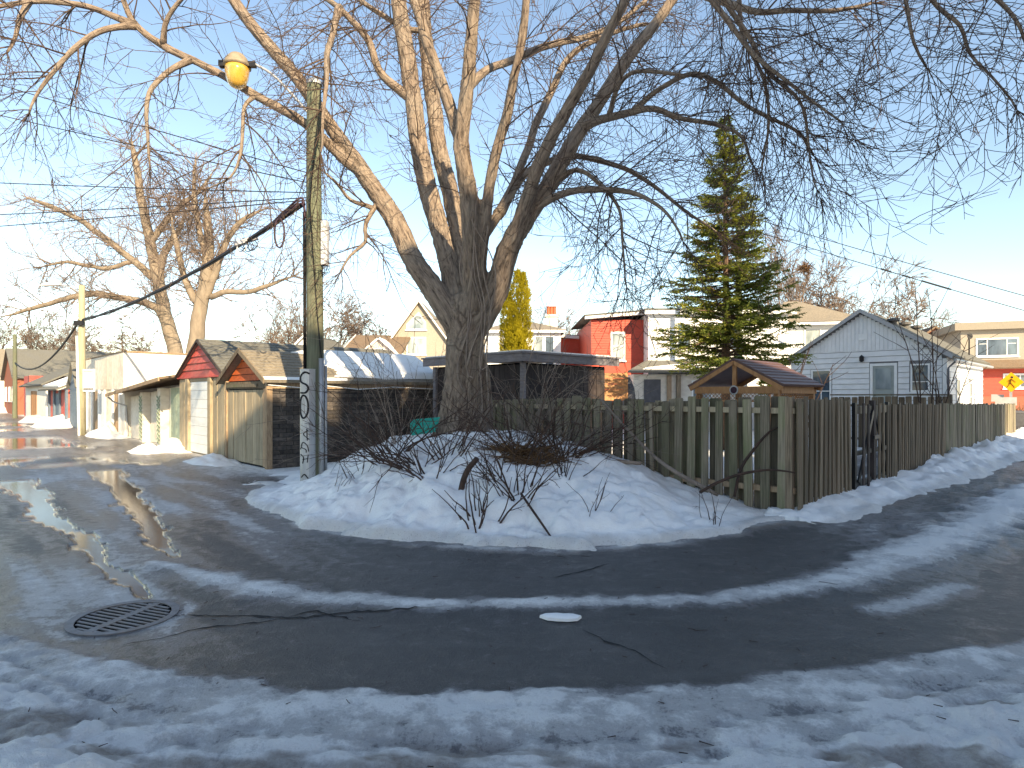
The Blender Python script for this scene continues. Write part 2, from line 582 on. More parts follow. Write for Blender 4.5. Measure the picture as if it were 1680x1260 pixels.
def bark_mat():
    m, nt, b = new_mat('ridged maple bark')
    a = nt.nodes.new('ShaderNodeAttribute'); a.attribute_name = 'bark'
    v = a.outputs['Vector']
    tc = nt.nodes.new('ShaderNodeTexCoord')
    n1 = nz(nt, v, 20.0, 8, 0.66, 0.5)
    n2 = nz(nt, tc.outputs['Object'], 1.1, 5, 0.6)
    n3 = nz(nt, v, 60.0, 4, 0.6, 0.3)
    col = ramp(nt, n1, [(0.34, (0.045, 0.034, 0.028)), (0.47, (0.20, 0.152, 0.118)), (0.70, (0.37, 0.29, 0.22))])
    col = mixc(nt, ramp(nt, n2, [(0.45, 0.0), (0.7, 0.5)]), col, (0.31, 0.265, 0.215))
    nt.links.new(col, b.inputs['Base Color'])
    b.inputs['Roughness'].default_value = 0.88
    b.inputs['Specular IOR Level'].default_value = 0.2
    h = mth(nt, 'MULTIPLY_ADD', n3, 0.35, n1)
    bump(nt, b, h, 1.0, 0.05)
    return m


BARK = bark_mat()
# ------------------------------------------------------------------ ground, lanes, snow banks
def kline(pts):
    """a line over the ground traced as (picture column, row): returns range Y as a function of x / y"""
    g = [GP(*p) for p in pts]
    k = np.array([x / y for x, y in g]); y = np.array([b for a, b in g])
    i = np.argsort(k)
    return lambda q: np.interp(q, k[i], y[i])


fg_line = kline([(-700, 960), (-300, 1000), (0, 1030), (100, 1062), (200, 1085), (350, 1106), (480, 1125), (650, 1132), (840, 1135), (1050, 1128),
                 (1200, 1112), (1400, 1088), (1550, 1068), (1680, 1046), (1900, 1005), (2400, 930)])
ridge = [GP(*p) for p in [(250, 925), (330, 945), (420, 966), (560, 984), (700, 994), (850, 993), (1000, 990), (1150, 985), (1300, 968), (1420, 940),
                          (1520, 905), (1600, 868), (1680, 826), (1780, 780), (1830, 720)]]
ridge_w = [0.10, 0.16, 0.20, 0.18, 0.13, 0.12, 0.15, 0.18, 0.22, 0.30, 0.36, 0.42, 0.5, 0.6, 0.8]
centre = [(-74, 78), (-40, 43), (-12.5, 15.8), (-6.0, 9.3), (-3.4, 7.0), (-1.2, 5.6), (0.6, 5.35), (2.6, 6.0), (5.0, 8.0), (8.2, 11.0), (22.5, 25.3), (60, 61)]
fence_b = [FC, FC + V2 * 40]
fence_edge = [GP(*p) for p in [(1230, 872), (1310, 862), (1400, 850), (1480, 826), (1560, 796), (1620, 765), (1660, 738), (1700, 712), (1750, 690)]]
streams = [([(20, 790), (60, 812), (75, 850), (130, 875), (155, 902), (165, 925), (205, 945), (240, 975)], [0.35, 0.22, 0.16, 0.15, 0.12, 0.09, 0.08, 0.05]),
           ([(165, 772), (200, 795), (222, 830), (248, 862), (262, 890), (290, 912)], [0.30, 0.22, 0.18, 0.16, 0.11, 0.05]),
           ([(-160, 800), (-60, 770), (30, 752), (110, 745)], [0.5, 0.5, 0.45, 0.2]),
           ([(-200, 722), (-60, 718), (60, 722), (150, 735)], [0.9, 0.9, 0.6, 0.25]),
           ([(-60, 700), (20, 697), (110, 702)], [0.9, 0.8, 0.4]),
           ([(140, 750), (235, 760), (262, 762)], [0.25, 0.2, 0.1])]
front_line = [G0 + U2 * -3 - V2 * 0.1, G0 + U2 * 75 - V2 * 0.1]


m_edge = [(-5.0, 12.2), (-4.75, 11.2), (-4.16, 9.9), (-2.8, 8.25), (-1.48, 7.45), (-.43, 7.15), (.42, 7.0), (1.9, 7.35), (3.0, 8.0), (3.7, 8.5), (4.3, 8.9), (4.9, 9.4)]


def ground_fields(x, y):
    n1 = fbm(x, y, 0.9, 5, 1.0); n2 = fbm(x, y, 3.1, 4, 7.0); n3 = fbm(x, y, 0.35, 3, 3.0)
    yy = np.maximum(y, 0.4)
    k = x / yy
    dc, _ = pdist(x, y, centre)
    # rubbed along the lane
    ang_s = np.where(x < -1.5, 0.8, np.where(x > 3, -0.8, 0.0))
    al = x * np.cos(ang_s) - y * np.sin(ang_s); ac = x * np.sin(ang_s) + y * np.cos(ang_s)
    streak = fbm(al * 0.55, ac * 3.2, 1.0, 5, 11.0)
    s = 0.17 + 0.12 * streak + 0.05 * n1
    # packed track snow farther down the right lane
    # polished ice on the left lane
    left = sst(-1.2, -3.6, x) * sst(3.0, 4.6, y)
    s = s + left * (0.28 + 0.75 * streak)
    # frost on the right lane
    right = sst(2.8, 5.0, x)
    s = s + right * (0.13 + 0.75 * np.maximum(streak, -0.1) + 0.3 * n2)
    h = 0.02 * n3
    # ridge of pressed snow between the wheel tracks
    d, par = pdist(x, y, ridge)
    w = np.interp(par, np.arange(len(ridge_w)), ridge_w) * (1.25 + 1.3 * n2)
    g = np.exp(-(d / w) ** 2)
    gr = sst(8, 13, par)
    s = np.maximum(s, g * (0.76 + 0.2 * gr + 0.35 * n2))
    h = h + g * (0.026 + 0.10 * gr) * (1 + 1.6 * n2)
    # a sheet of bare ice on the nearer right track
    ic, _ = pdist(x, y, [GP(1440, 1000), GP(1510, 985), GP(1580, 962)])
    s = np.maximum(s, np.exp(-(ic / 0.22) ** 2) * (0.62 + 0.5 * streak))
    dirt = np.exp(-((d - w * 1.35) / 0.10) ** 2) * gr * (0.6 + 0.8 * n2)
    # snow in front of the viewer
    n4 = fbm(x, y, 8.0, 4, 5.0); n5 = fbm(x * 0.6, y, 17.0, 3, 15.0)
    q = fg_line(k) - y + 0.15 * n2 + 0.07 * n4
    m = sst(-0.06, 0.14, q)
    deep = sst(0.35, 1.5, q)
    rub = fbm(x * 0.55, y * 3.4 + 0.25 * x * x, 1.3, 5, 23.0)
    f = np.clip(0.66 + 0.55 * rub + 0.32 * deep + 0.75 * n2 * (0.2 + 0.8 * deep) + 0.35 * n1 + 0.5 * n4, 0.60, 1.1)
    hr = 0.0
    # two shallow tyre ruts along the near slush
    for ro in (0.55, 0.85):
        hr = hr - 0.018 * np.exp(-((q - ro - 0.05 * n1) / 0.07) ** 2) * (1 + 3 * n2)
        f = f - 0.10 * np.exp(-((q - ro - 0.05 * n1) / 0.07) ** 2)
    s = np.where(y < 14, s * (1 - m) + np.maximum(s, f) * m, s)
    h = h + m * hr
    h = h + m * (0.022 + 0.05 * deep) + m * (0.25 + 0.75 * deep) * (0.13 * n2 * deep + 0.08 * n1 + 0.075 * n4 + 0.045 * n5)
    clod = fbm(x * 0.75 + 0.4 * y, y * 1.9, 1.5, 5, 61.0)
    dirt = np.maximum(dirt, m * sst(0.07, 0.20, clod) * 0.72 * sst(0.2, 0.7, q))
    h = h - m * sst(0.05, 0.2, clod) * 0.03 + m * 0.06 * rub
    rim = np.exp(-((q - 0.04) / 0.06) ** 2) * sst(-0.5, 0.1, k) * sst(0.32, 0.1, k)
    s = np.maximum(s, rim * (0.62 + n2))
    # slush thrown against the foot of the mound
    dm, _ = pdist(x, y, m_edge)
    ring = np.exp(-(dm / 0.22) ** 2)
    s = np.maximum(s, ring * (0.56 + 0.9 * n2))
    h = h + ring * 0.012
    dirt = np.maximum(dirt, np.exp(-((dm - 0.12) / 0.14) ** 2) * (0.42 + 1.0 * n2))
    # verge by the long fence and everything away from the lanes
    de, _ = pdist(x, y, fence_edge)
    away = sst(2.9, 3.9, dc + 0.6 * n1) * (y > 4)
    s = np.maximum(s, away * (0.92 + 0.3 * n1))
    # the far-right bank
    s = np.where((x > 6) & (k > 0.86), np.maximum(s, 0.85 + 0.4 * n2), s)
    dirt = np.maximum(dirt, np.exp(-(de / 0.16) ** 2) * (0.65 + 0.8 * n2) * (x > 2.5))
    s = np.where(de < 0.3, np.maximum(s, 0.42 * np.exp(-(de / 0.22) ** 2)), s)
    h = h + np.exp(-(de / 0.2) ** 2) * 0.03
    # left lane : thawed mud and meltwater near the garages
    rel_x = x - G0.x; rel_y = y - G0.y
    a_u = rel_x * U2.x + rel_y * U2.y; a_v = rel_x * V2.x + rel_y * V2.y
    thaw = sst(1.5, 6.0, a_u) * sst(1.0, -0.6, a_v)
    s = s * (1 - thaw) + thaw * (0.36 + 0.45 * n1 + 0.3 * n2)
    dirt = np.maximum(dirt, thaw * (0.62 + 0.7 * n1) * sst(-7.5, -0.5, a_v + 2.0 * n3))
    # white crust on the garages' own side, before the doors
    crust = sst(-3.2, 0.5, a_u) * sst(6.0, 2.0, a_u) * sst(-2.6, -0.5, a_v + 0.8 * n1)
    s = np.maximum(s, crust * (0.75 + 0.5 * n2))
    dirt = dirt * (1 - 0.75 * crust)
    wet = np.zeros_like(x)
    for pts, ws in streams:
        gp = [GP(*p) for p in pts]
        d, par = pdist(x, y, gp)
        wv = np.interp(par, np.arange(len(ws)), ws) * (1 + 1.3 * n2 + 0.6 * n1)
        wv = wv * (1 + 1.2 * fbm(x, y, 7.0, 3, 70.0))
        e = sst(1.25, 0.9, d / np.maximum(wv, 0.02))
        wet = np.maximum(wet, e)
        h = h - 0.018 * sst(1.5, 0.8, d / np.maximum(wv, 0.02))
    flood = thaw * sst(-0.02, 0.05, n3 + 0.25 * n1 - 0.03) * sst(-6.5, -2.4, -np.abs(a_v + 4.0) - 1.5)
    wet = np.maximum(wet, flood)
    h = np.where(wet > 0.5, -0.012 + 0.0 * h, h)
    s = np.where(wet > 0.3, np.minimum(s, 0.34), s)
    dirt = dirt * (1 - wet)
    # a shallow hollow round the drain
    hd = np.hypot(x + 3.18, y - 5.0)
    h = h - 0.03 * np.exp(-(hd / 0.6) ** 2)
    s = np.maximum(s, np.exp(-((hd - 0.47) / 0.10) ** 2) * (0.50 + 0.7 * n2))
    h = h * sst(150, 60, np.hypot(x, y)) * sst(0.9, 1.8, np.hypot(x, y))
    return h, np.clip(s, 0, 1.1), wet, np.clip(dirt, 0, 1), dc


def ground_z(x, y):
    return float(ground_fields(np.array([float(x)]), np.array([float(y)]))[0][0])


def build_ground():
    na, nr = 940, 400
    a = np.radians(np.linspace(-78, 78, na))
    rows = np.concatenate([np.linspace(1750, 700, nr - 70), np.geomspace(52, 4.4, 70)[1:] + HOR - 0.0])
    r = CAMH * F / (np.maximum(rows, HOR + 2) - HOR)
    nr = len(r)
    A, R = np.meshgrid(a, r)
    x = (R * np.sin(A)).ravel(); y = (R * np.cos(A)).ravel()
    h, s, w, d, dc = ground_fields(x, y)
    fade = sst(78, 70, np.abs(np.degrees(A))).ravel()
    v = np.stack([x, y, h * fade], 1)
    i = np.arange(nr - 1)[:, None]; j = np.arange(na - 1)[None, :]
    q = np.stack([i * na + j, (i + 1) * na + j, (i + 1) * na + j + 1, i * na + j + 1], -1).reshape(-1, 4)[:, ::-1]
    q = q[np.hypot(x[q] + 3.18, y[q] - 5.0).max(1) > 0.365]          # the hole under the grate
    mid = dc[q].mean(1)
    for nm, sel in (('lane', mid < 3.2), ('ground', mid >= 3.2)):
        qq = q[sel]
        idx = np.unique(qq)
        mp = np.full(len(v), -1); mp[idx] = np.arange(len(idx))
        vv = v[idx]; q2 = mp[qq]; extra_s = s[idx]; ew = w[idx]; ed = d[idx]
        if nm == 'ground':
            # the rest of the sheet: behind the viewer and out to the horizon
            a2 = np.radians(np.linspace(78, 282, 60)); r2 = np.array([0.0, 1.0, 3, 8, 20, 60, 180, r.max()])
            A2, R2 = np.meshgrid(a2, r2)
            o = len(vv)
            vx = np.stack([(R2 * np.sin(A2)).ravel(), (R2 * np.cos(A2)).ravel(), np.zeros(A2.size)], 1)
            a3 = np.radians(np.linspace(-78, 78, 60)); r3 = np.array([0.0, 0.5, r.min()])
            A3, R3 = np.meshgrid(a3, r3)
            vx3 = np.stack([(R3 * np.sin(A3)).ravel(), (R3 * np.cos(A3)).ravel(), np.zeros(A3.size)], 1)
            a4 = np.radians(np.linspace(0, 360, 121)); r4 = np.array([r.max(), 900.0, 2500.0])
            A4, R4 = np.meshgrid(a4, r4)
            vx4 = np.stack([(R4 * np.sin(A4)).ravel(), (R4 * np.cos(A4)).ravel(), np.zeros(A4.size)], 1)
            for V_, sh in ((vx, A2.shape), (vx3, A3.shape), (vx4, A4.shape)):
                i2 = np.arange(sh[0] - 1)[:, None]; j2 = np.arange(sh[1] - 1)[None, :]
                qx = np.stack([i2 * sh[1] + j2, (i2 + 1) * sh[1] + j2, (i2 + 1) * sh[1] + j2 + 1, i2 * sh[1] + j2 + 1], -1).reshape(-1, 4)[:, ::-1]
                q2 = np.concatenate([q2, qx + len(vv)])
                vv = np.concatenate([vv, V_])
                extra_s = np.concatenate([extra_s, np.full(len(V_), 0.8)])
                ew = np.concatenate([ew, np.zeros(len(V_))]); ed = np.concatenate([ed, np.full(len(V_), 0.2)])
        me = np_mesh(nm, vv, q2)
        fattr(me, 'snow', extra_s); fattr(me, 'wet', ew); fattr(me, 'dirt', ed)
        o = struct(obj(nm, me, GROUND_M))
        if nm == 'lane':
            LANE.append(o)


LANE = []
build_ground()

# ragged cracks in the asphalt, thin dark seams lying in the lane surface
crack_m = M('crack filler', (0.012, 0.012, 0.013), (0.02, 0.02, 0.02), 9, (1, 1, 1), 0.8, 0.0)
for pts in ([(268, 1004), (330, 1008), (420, 1010), (490, 1014), (560, 1006), (640, 1003), (740, 1000)], [(200, 1057), (265, 1045), (330, 1030), (400, 1024), (470, 1014)],
            [(955, 1034), (1000, 1055), (1030, 1064), (1060, 1080), (1095, 1100)], [(905, 948), (960, 937), (1000, 925)], [(470, 1014), (520, 1005), (590, 1020)]):
    g = spline([(*GP(*p), 0) for p in pts], 0.05)
    L = []; R_ = []
    for i, p in enumerate(g):
        ox = 0.02 * (rnd() - 0.5); oy = 0.035 * (rnd() - 0.5)
        w = (0.004 + 0.012 * rnd()) * min(1, 0.2 + 4 * min(i, len(g) - 1 - i) / len(g))
        x, y = p[0] + ox, p[1] + oy
        z = ground_z(x, y) + 0.005
        L.append((x, y - w, z)); R_.append((x, y + w * 1.3, z))
    mb = MB(); n = len(L)
    mb.add(L + R_, [(i, i + 1, n + i + 1, n + i) for i in range(n - 1)])
    obj('crack', mb, crack_m, LANE[0])

# ---- the ploughed mound under the tree
m_hc = ([-5.0, -4.6, -4.2, -3.5, -2.5, -1.6, -0.6, 0.4, 1.2, 1.9, 2.6, 3.3, 4.2, 5.0], [0.0, 0.12, 0.30, 0.62, 0.92, 1.06, 1.10, 0.98, 0.84, 0.66, 0.44, 0.30, 0.2, 0.1])


def mound_h(x, y):
    ex = np.array([p[0] for p in m_edge]); ey = np.array([p[1] for p in m_edge])
    yf = np.interp(x, ex, ey)
    d, _ = pdist(x, y, m_edge)
    f = np.where(y > yf, d, -d)
    n1 = fbm(x, y, 1.1, 4, 21.0); n2 = fbm(x, y, 4.0, 4, 33.0)
    f = f + 0.45 * n1 + 0.22 * n2 + 0.10 * fbm(x, y, 9.0, 3, 44.0)
    hc = np.interp(x, *m_hc)
    t = np.clip(f / 3.3, 0, 1)
    h = hc * (1 - (1 - t) ** 1.9)
    back = sst(15.5, 12.6, y)
    h = h * (0.35 + 0.65 * back)
    h = h + np.clip(f * 3, 0, 1) * (0.24 * n1 + 0.07 * n2 + 0.025 * fbm(x, y, 11.0, 3, 12.0)) * (0.35 + np.minimum(hc, 1.0))
    # hollows round the brushwood
    for cx, cy, r_, dp in ((-1.35, 10.0, 0.5, 0.16), (0.15, 9.5, 0.6, 0.22), (-0.6, 8.6, 0.4, 0.12), (0.5, 8.6, 0.4, 0.12), (-1.9, 9.4, 0.4, 0.10)):
        h = h - dp * np.exp(-((x - cx) ** 2 + (y - cy) ** 2) / r_ ** 2)
    crust = np.abs(fbm(x, y, 2.3, 4, 81.0)) * 2
    h = h - np.clip(f * 3, 0, 1) * 0.045 * sst(0.12, 0.0, crust) * np.minimum(hc * 1.5, 1)
    lip = np.exp(-((f - 0.12) / 0.12) ** 2) * 0.05
    h = h + lip
    return np.where(f < -0.05, -0.3, h - 0.05 + 0.05 * sst(-0.05, 0.05, f)), f


def mound_z(x, y):
    h, f = mound_h(np.array([float(x)]), np.array([float(y)]))
    return max(float(h[0]), ground_z(x, y))


def sheet(name, xs, ys, fn, mat):
    X, Y = np.meshgrid(xs, ys)
    x = X.ravel(); y = Y.ravel()
    z, dirt = fn(x, y)
    nx = len(xs)
    i = np.arange(len(ys) - 1)[:, None]; j = np.arange(nx - 1)[None, :]
    q = np.stack([i * nx + j, i * nx + j + 1, (i + 1) * nx + j + 1, (i + 1) * nx + j], -1).reshape(-1, 4)
    q = q[z[q].max(1) > -0.12]
    idx = np.unique(q)
    mp = np.full(len(x), -1); mp[idx] = np.arange(len(idx))
    me = np_mesh(name, np.stack([x, y, z], 1)[idx], mp[q])
    fattr(me, 'dirt', dirt[idx])
    return obj(name, me, mat)


def mound_fn(x, y):
    h, f = mound_h(x, y)
    rx = x - FC.x; ry = y - FC.y
    av = rx * V2.x + ry * V2.y
    gx = x - G0.x; gy = y - G0.y
    b_v = gx * V2.x + gy * V2.y; b_u = gx * U2.x + gy * U2.y
    h = np.where(av > 0.12, -0.3, h)
    h = np.where((b_u > -0.05) & (b_v > -0.05), -0.3, h)
    d = np.exp(-(f / 0.22) ** 2) * 0.95 + sst(2.6, 3.8, x) * 0.55 + 0.25 * fbm(x, y, 1.6, 4, 40.0)
    return h, np.clip(d, 0, 1)


struct(sheet('snow_mound', np.arange(-5.4, 5.2, 0.04), np.arange(6.5, 16.5, 0.045), mound_fn, snow))


def bank_fn(x, y):
    rx = x - FC.x; ry = y - FC.y
    al = rx * V2.x + ry * V2.y
    off = -(rx * U2.x + ry * U2.y)             # out from the fence, into the lane
    n1 = fbm(x, y, 1.3, 4, 51.0); n2 = fbm(x, y, 5.0, 3, 57.0)
    w = np.interp(al, [-0.6, 0.5, 3, 8, 16, 40], [0.55, 0.75, 0.9, 1.2, 1.3, 1.3]) + 0.35 * n1
    hh = np.interp(al, [-0.6, 0.5, 3, 8, 16, 40], [0.10, 0.16, 0.14, 0.26, 0.30, 0.3]) * (1 + 1.4 * n1 + 0.7 * n2)
    t = np.clip(off / w, 0, 1)
    h = hh * (1 - t ** 2.2) + 0.10 * n2 * (1 - t) + 0.05 * fbm(x, y, 9.0, 3, 3.0)
    h = np.where((off > w + 0.02) | (off < -0.35) | (al < -0.5) | (al > 34), -0.3, h - 0.02)
    d = np.exp(-((t - 0.92) / 0.2) ** 2) * 1.0 + 0.2 + 0.8 * n1
    return h, np.clip(d, 0, 1)


struct(sheet('snow_bank', np.arange(3.4, 31, 0.07), np.arange(7.6, 34, 0.07), bank_fn, snow))


def heap(name, label, cx, cy, rx, ry, h, rot, group=None, dirt=0.4, mat=None):
    n = 30
    xs = np.linspace(-1.15, 1.15, n)
    X, Y = np.meshgrid(xs, xs)
    r = np.hypot(X, Y)
    n1 = fbm(X + cx, Y + cy, 2.0, 4, cx)
    z = 0.8 * h * np.clip(1 - r ** 1.2, -0.2, 1) * (1 + 2.2 * n1) + 0.35 * h * fbm(X, Y, 5.0, 4, cy) * np.clip(1.2 - r, 0, 1)
    z = np.where(r > 1.05, -0.1, z)
    c, s_ = math.cos(rot), math.sin(rot)
    x = X * rx * (1 + 0.4 * n1); y = Y * ry * (1 + 0.4 * n1)
    v = np.stack([(x * c - y * s_).ravel(), (x * s_ + y * c).ravel(), z.ravel()], 1)
    i = np.arange(n - 1)[:, None]; j = np.arange(n - 1)[None, :]
    q = np.stack([i * n + j, i * n + j + 1, (i + 1) * n + j + 1, (i + 1) * n + j], -1).reshape(-1, 4)
    q = q[z.ravel()[q].max(1) > -0.05]
    me = np_mesh(name, v, q)
    fattr(me, 'dirt', np.full(len(v), dirt))
    o = obj(name, me, mat or snow, loc=(cx, cy, 0))
    return tag(o, label, 'snow heap', group)


for px, py, rx, ry, h, lab, dt in ((285, 738, 1.5, 0.7, 0.34, 'low melting snow heap before the white panel garage door', 0.25),
                                  (352, 758, 1.3, 0.6, 0.26, 'flat snow drift at the foot of the pale plank garage door', 0.1),
                                  (243, 741, 1.1, 0.5, 0.28, 'small snow heap before the lean-to shed with brown roof', 0.35),
                                  (180, 716, 2.2, 0.8, 0.55, 'bright snow heap at the foot of the far utility pole', 0.1),
                                  (96, 699, 2.6, 1.2, 0.75, 'broad snow heap in front of the far snow-roofed garage', 0.15),
                                  (70, 692, 2.4, 1.2, 0.85, 'dirty brown snow heap before the far white garage', 0.9),
                                  (20, 676, 5.0, 2.0, 1.0, 'far white snow heap where the left lane bends away', 0.1)):
    gx, gy = GP(px, py)
    heap('snow_heap', lab, gx, gy, rx, ry, h, math.atan2(U2.y, U2.x), 'snow heaps along the garages', dt)

# ---- drain grate
gx, gy = -3.18, 5.0
gz = ground_z(gx, gy) + 0.012
g = thing('drain_grate', 'round iron storm drain grate set in icy asphalt', 'drain grate', (gx, gy, gz), math.radians(-14))
RX = 0.34
fr = MB()
N = 40
for r0, r1, z0, z1 in ((RX, RX + 0.06, -0.06, 0.008),):
    vs = []
    for k in range(N):
        c, s_ = math.cos(2 * math.pi * k / N), math.sin(2 * math.pi * k / N)
        vs += [(r0 * c, r0 * s_, z0), (r0 * c, r0 * s_, z1), (r1 * c, r1 * s_, z1), (r1 * c, r1 * s_, z0)]
    fr.add(vs, [(4 * k + a, 4 * k + (a + 1) % 4, 4 * ((k + 1) % N) + (a + 1) % 4, 4 * ((k + 1) % N) + a) for k in range(N) for a in range(4)])
obj('rim', fr, iron, g)
pw = []
for k in range(N):
    c, s_ = math.cos(2 * math.pi * k / N), math.sin(2 * math.pi * k / N)
    pw += [(RX * c * 0.998, RX * s_ * 0.998, 0.0), (RX * c * 0.998, RX * s_ * 0.998, -0.6)]
obj('pit', MB().add(pw, [(2 * k, 2 * k + 1, 2 * ((k + 1) % N) + 1, 2 * ((k + 1) % N)) for k in range(N)] + [tuple(range(1, 2 * N, 2))]), pit_black, g)
obj('centre_bar', MB().box(-0.035, 0.035, -RX, RX, -0.006, 0.003), iron, g)
for sx in (-1, 1):
    for i in range(13):
        yb = -RX + 0.035 + i * 0.0535
        xe = math.sqrt(max(0.0, RX ** 2 - yb ** 2))
        if xe < 0.07:
            continue
        tilt = 0.10 * sx
        b = MB().hexa([(sx * 0.036, yb - 0.012, -0.006), (sx * xe, yb - 0.012 - tilt * (xe), -0.006), (sx * xe, yb + 0.012 - tilt * xe, -0.006), (sx * 0.036, yb + 0.012, -0.006)],
                      [(sx * 0.036, yb - 0.012, 0.002), (sx * xe, yb - 0.012 - tilt * xe, 0.002), (sx * xe, yb + 0.012 - tilt * xe, 0.002), (sx * 0.036, yb + 0.012, 0.002)])
        obj('grate_bar', b, iron, g)

# ---- the lone chip of ice on the lane
x0, y0 = GP(920, 1017)
poly = [(-0.17, 0.03), (-0.12, 0.075), (-0.04, 0.085), (0.04, 0.06), (0.11, 0.065), (0.17, 0.02), (0.13, -0.045), (0.05, -0.06), (-0.03, -0.05), (-0.11, -0.03)]
mb = MB()
n = len(poly)
vs = [(x, y, 0.0) for x, y in poly] + [(x * 0.97, y * 0.95, 0.022) for x, y in poly] + [(x * 0.6, y * 0.55, 0.034) for x, y in poly] + [(0, 0, 0.036)]
fs = [(i, (i + 1) % n, (i + 1) % n + n, i + n) for i in range(n)] + [(i + n, (i + 1) % n + n, (i + 1) % n + 2 * n, i + 2 * n) for i in range(n)] + [(i + 2 * n, (i + 1) % n + 2 * n, 3 * n) for i in range(n)]
mb.add(vs, fs)
tag(obj('snow_chunk', mb, roof_snow, loc=(x0, y0, ground_z(x0, y0) + 0.006)), 'single flat white snow chunk lying on dark asphalt', 'snow chunk')
# ------------------------------------------------------------------ building helpers
def plane_map(plane):
    kind, o = plane
    if kind == 'front':
        return lambda a, b, z: (a, o - b, z)
    if kind == 'right':
        return lambda a, b, z: (o + b, a, z)
    return lambda a, b, z: (o - b, a, z)


def pbox(plane, a0, a1, b0, b1, z0, z1, mb=None):
    mb = mb or MB()
    fn = plane_map(plane)
    t = MB().box(a0, a1, b0, b1, z0, z1).mapped(fn)
    return mb.add(t.v, t.f)


def boards(root, plane, ext, z0, z1, step, mat, openings=(), thick=0.02, name='siding_board'):
    fn = plane_map(plane)
    if not callable(ext):
        e = ext
        ext = lambda z: e
    z = z0
    while z < z1 - 0.02:
        zt = min(z + step - 0.014, z1)
        l0, r0 = ext(z); l1, r1 = ext(zt)
        zm = (z + zt) / 2
        segs = [(l0, r0, l1, r1)]
        for (a0, a1, b0, b1) in openings:
            if b0 < zm < b1:
                new = []
                for (p, q, p1, q1) in segs:
                    if a0 > p and a0 < q:
                        new.append((p, a0, p1, a0))
                    if a1 < q and a1 > p:
                        new.append((a1, q, a1, q1))
                    if a1 <= p or a0 >= q:
                        new.append((p, q, p1, q1))
                segs = new
        for (p, q, p1, q1) in segs:
            if q - p < 0.03:
                continue
            mb = MB()
            mb.hexa([fn(p, 0, z), fn(q, 0, z), fn(q, thick, z), fn(p, thick, z)], [fn(p1, 0, zt), fn(q1, 0, zt), fn(q1, thick * 0.35, zt), fn(p1, thick * 0.35, zt)])
            obj(name, mb, mat, root)
        z += step


def vplanks(root, plane, a0, a1, z0, z1, n, mat, thick=0.03, name='plank', gap=0.008, jag=0.0):
    w = (a1 - a0) / n
    for i in range(n):
        t = thick * uni(0.7, 1.1)
        zz = z1 + uni(-jag, jag)
        obj(name, pbox(plane, a0 + i * w + gap / 2, a0 + (i + 1) * w - gap / 2, 0.002, t, z0 + uni(0, jag), zz), mat, root)


def window(root, plane, a, z, w, h, style='hung', trim=None, gl=None, fw=0.07, proud=0.05, sill=True):
    trim = trim or white_trim
    gl = gl or glass
    mb = MB()
    pbox(plane, a, a + fw, 0.0, proud, z, z + h, mb); pbox(plane, a + w - fw, a + w, 0.0, proud, z, z + h, mb)
    pbox(plane, a + fw, a + w - fw, 0.0, proud, z, z + fw, mb); pbox(plane, a + fw, a + w - fw, 0.0, proud, z + h - fw, z + h, mb)
    iw, ih = w - 2 * fw, h - 2 * fw
    b = fw * 0.5
    if style == 'hung':
        pbox(plane, a + fw, a + w - fw, 0.0, proud * 0.8, z + h * 0.5 - b / 2, z + h * 0.5 + b / 2, mb)
    if style == 'slider':
        pbox(plane, a + w * 0.5 - b / 2, a + w * 0.5 + b / 2, 0.0, proud * 0.8, z + fw, z + h - fw, mb)
    if style == 'lowsplit':
        pbox(plane, a + fw, a + w - fw, 0.0, proud * 0.8, z + h * 0.36 - b / 2, z + h * 0.36 + b / 2, mb)
        pbox(plane, a + w * 0.5 - b / 2, a + w * 0.5 + b / 2, 0.0, proud * 0.8, z + fw, z + h * 0.36 - b / 2, mb)
    if style == 'triple':
        for t in (0.27, 0.73):
            pbox(plane, a + w * t - b / 2, a + w * t + b / 2, 0.0, proud * 0.8, z + fw, z + h - fw, mb)
        for t0, t1 in ((0, 0.27), (0.73, 1)):
            pbox(plane, a + fw + (w - 2 * fw) * t0 + b, a + fw + (w - 2 * fw) * t1 - b, 0.0, proud * 0.6, z + h * 0.68, z + h * 0.68 + b * 0.6, mb)
    o = obj('window', mb, trim, root)
    obj('pane', pbox(plane, a + fw, a + w - fw, 0.003, 0.018, z + fw, z + h - fw), gl, o)
    if sill:
        obj('sill', pbox(plane, a - 0.06, a + w + 0.06, 0.0, proud + 0.05, z - 0.07, z - 0.003), trim, o)
    return o


def slab(a, b, c, d, th):                       # a roof plane: four corners in order, thickness downwards along its normal
    a, b, c, d = map(Vector, (a, b, c, d))
    n = (b - a).cross(d - a).normalized()
    if n.z < 0:
        n = -n
    return MB().hexa([a - n * th, b - n * th, c - n * th, d - n * th], [a, b, c, d])


def shingle_rows(root_part, a, b, c, d, step, mat, name='shingle_course'):
    """overlapping courses laid on the slope a-b (eave) to d-c (ridge), each a thin wedge proud of the one above"""
    a, b, c, d = map(Vector, (a, b, c, d))
    L = (d - a).length
    n = (b - a).cross(d - a).normalized()
    if n.z < 0:
        n = -n
    k = max(2, int(L / step))
    for i in range(k):
        t0 = i / k; t1 = min(1.0, (i + 1.12) / k)
        p0 = a.lerp(d, t0); p1 = b.lerp(c, t0); p2 = b.lerp(c, t1); p3 = a.lerp(d, t1)
        lo = n * 0.004; hi = n * 0.022
        mb = MB().hexa([p0 + lo, p1 + lo, p2 + lo * 0.5, p3 + lo * 0.5], [p0 + hi, p1 + hi, p2 + lo * 1.4, p3 + lo * 1.4])
        obj(name, mb, mat, root_part)


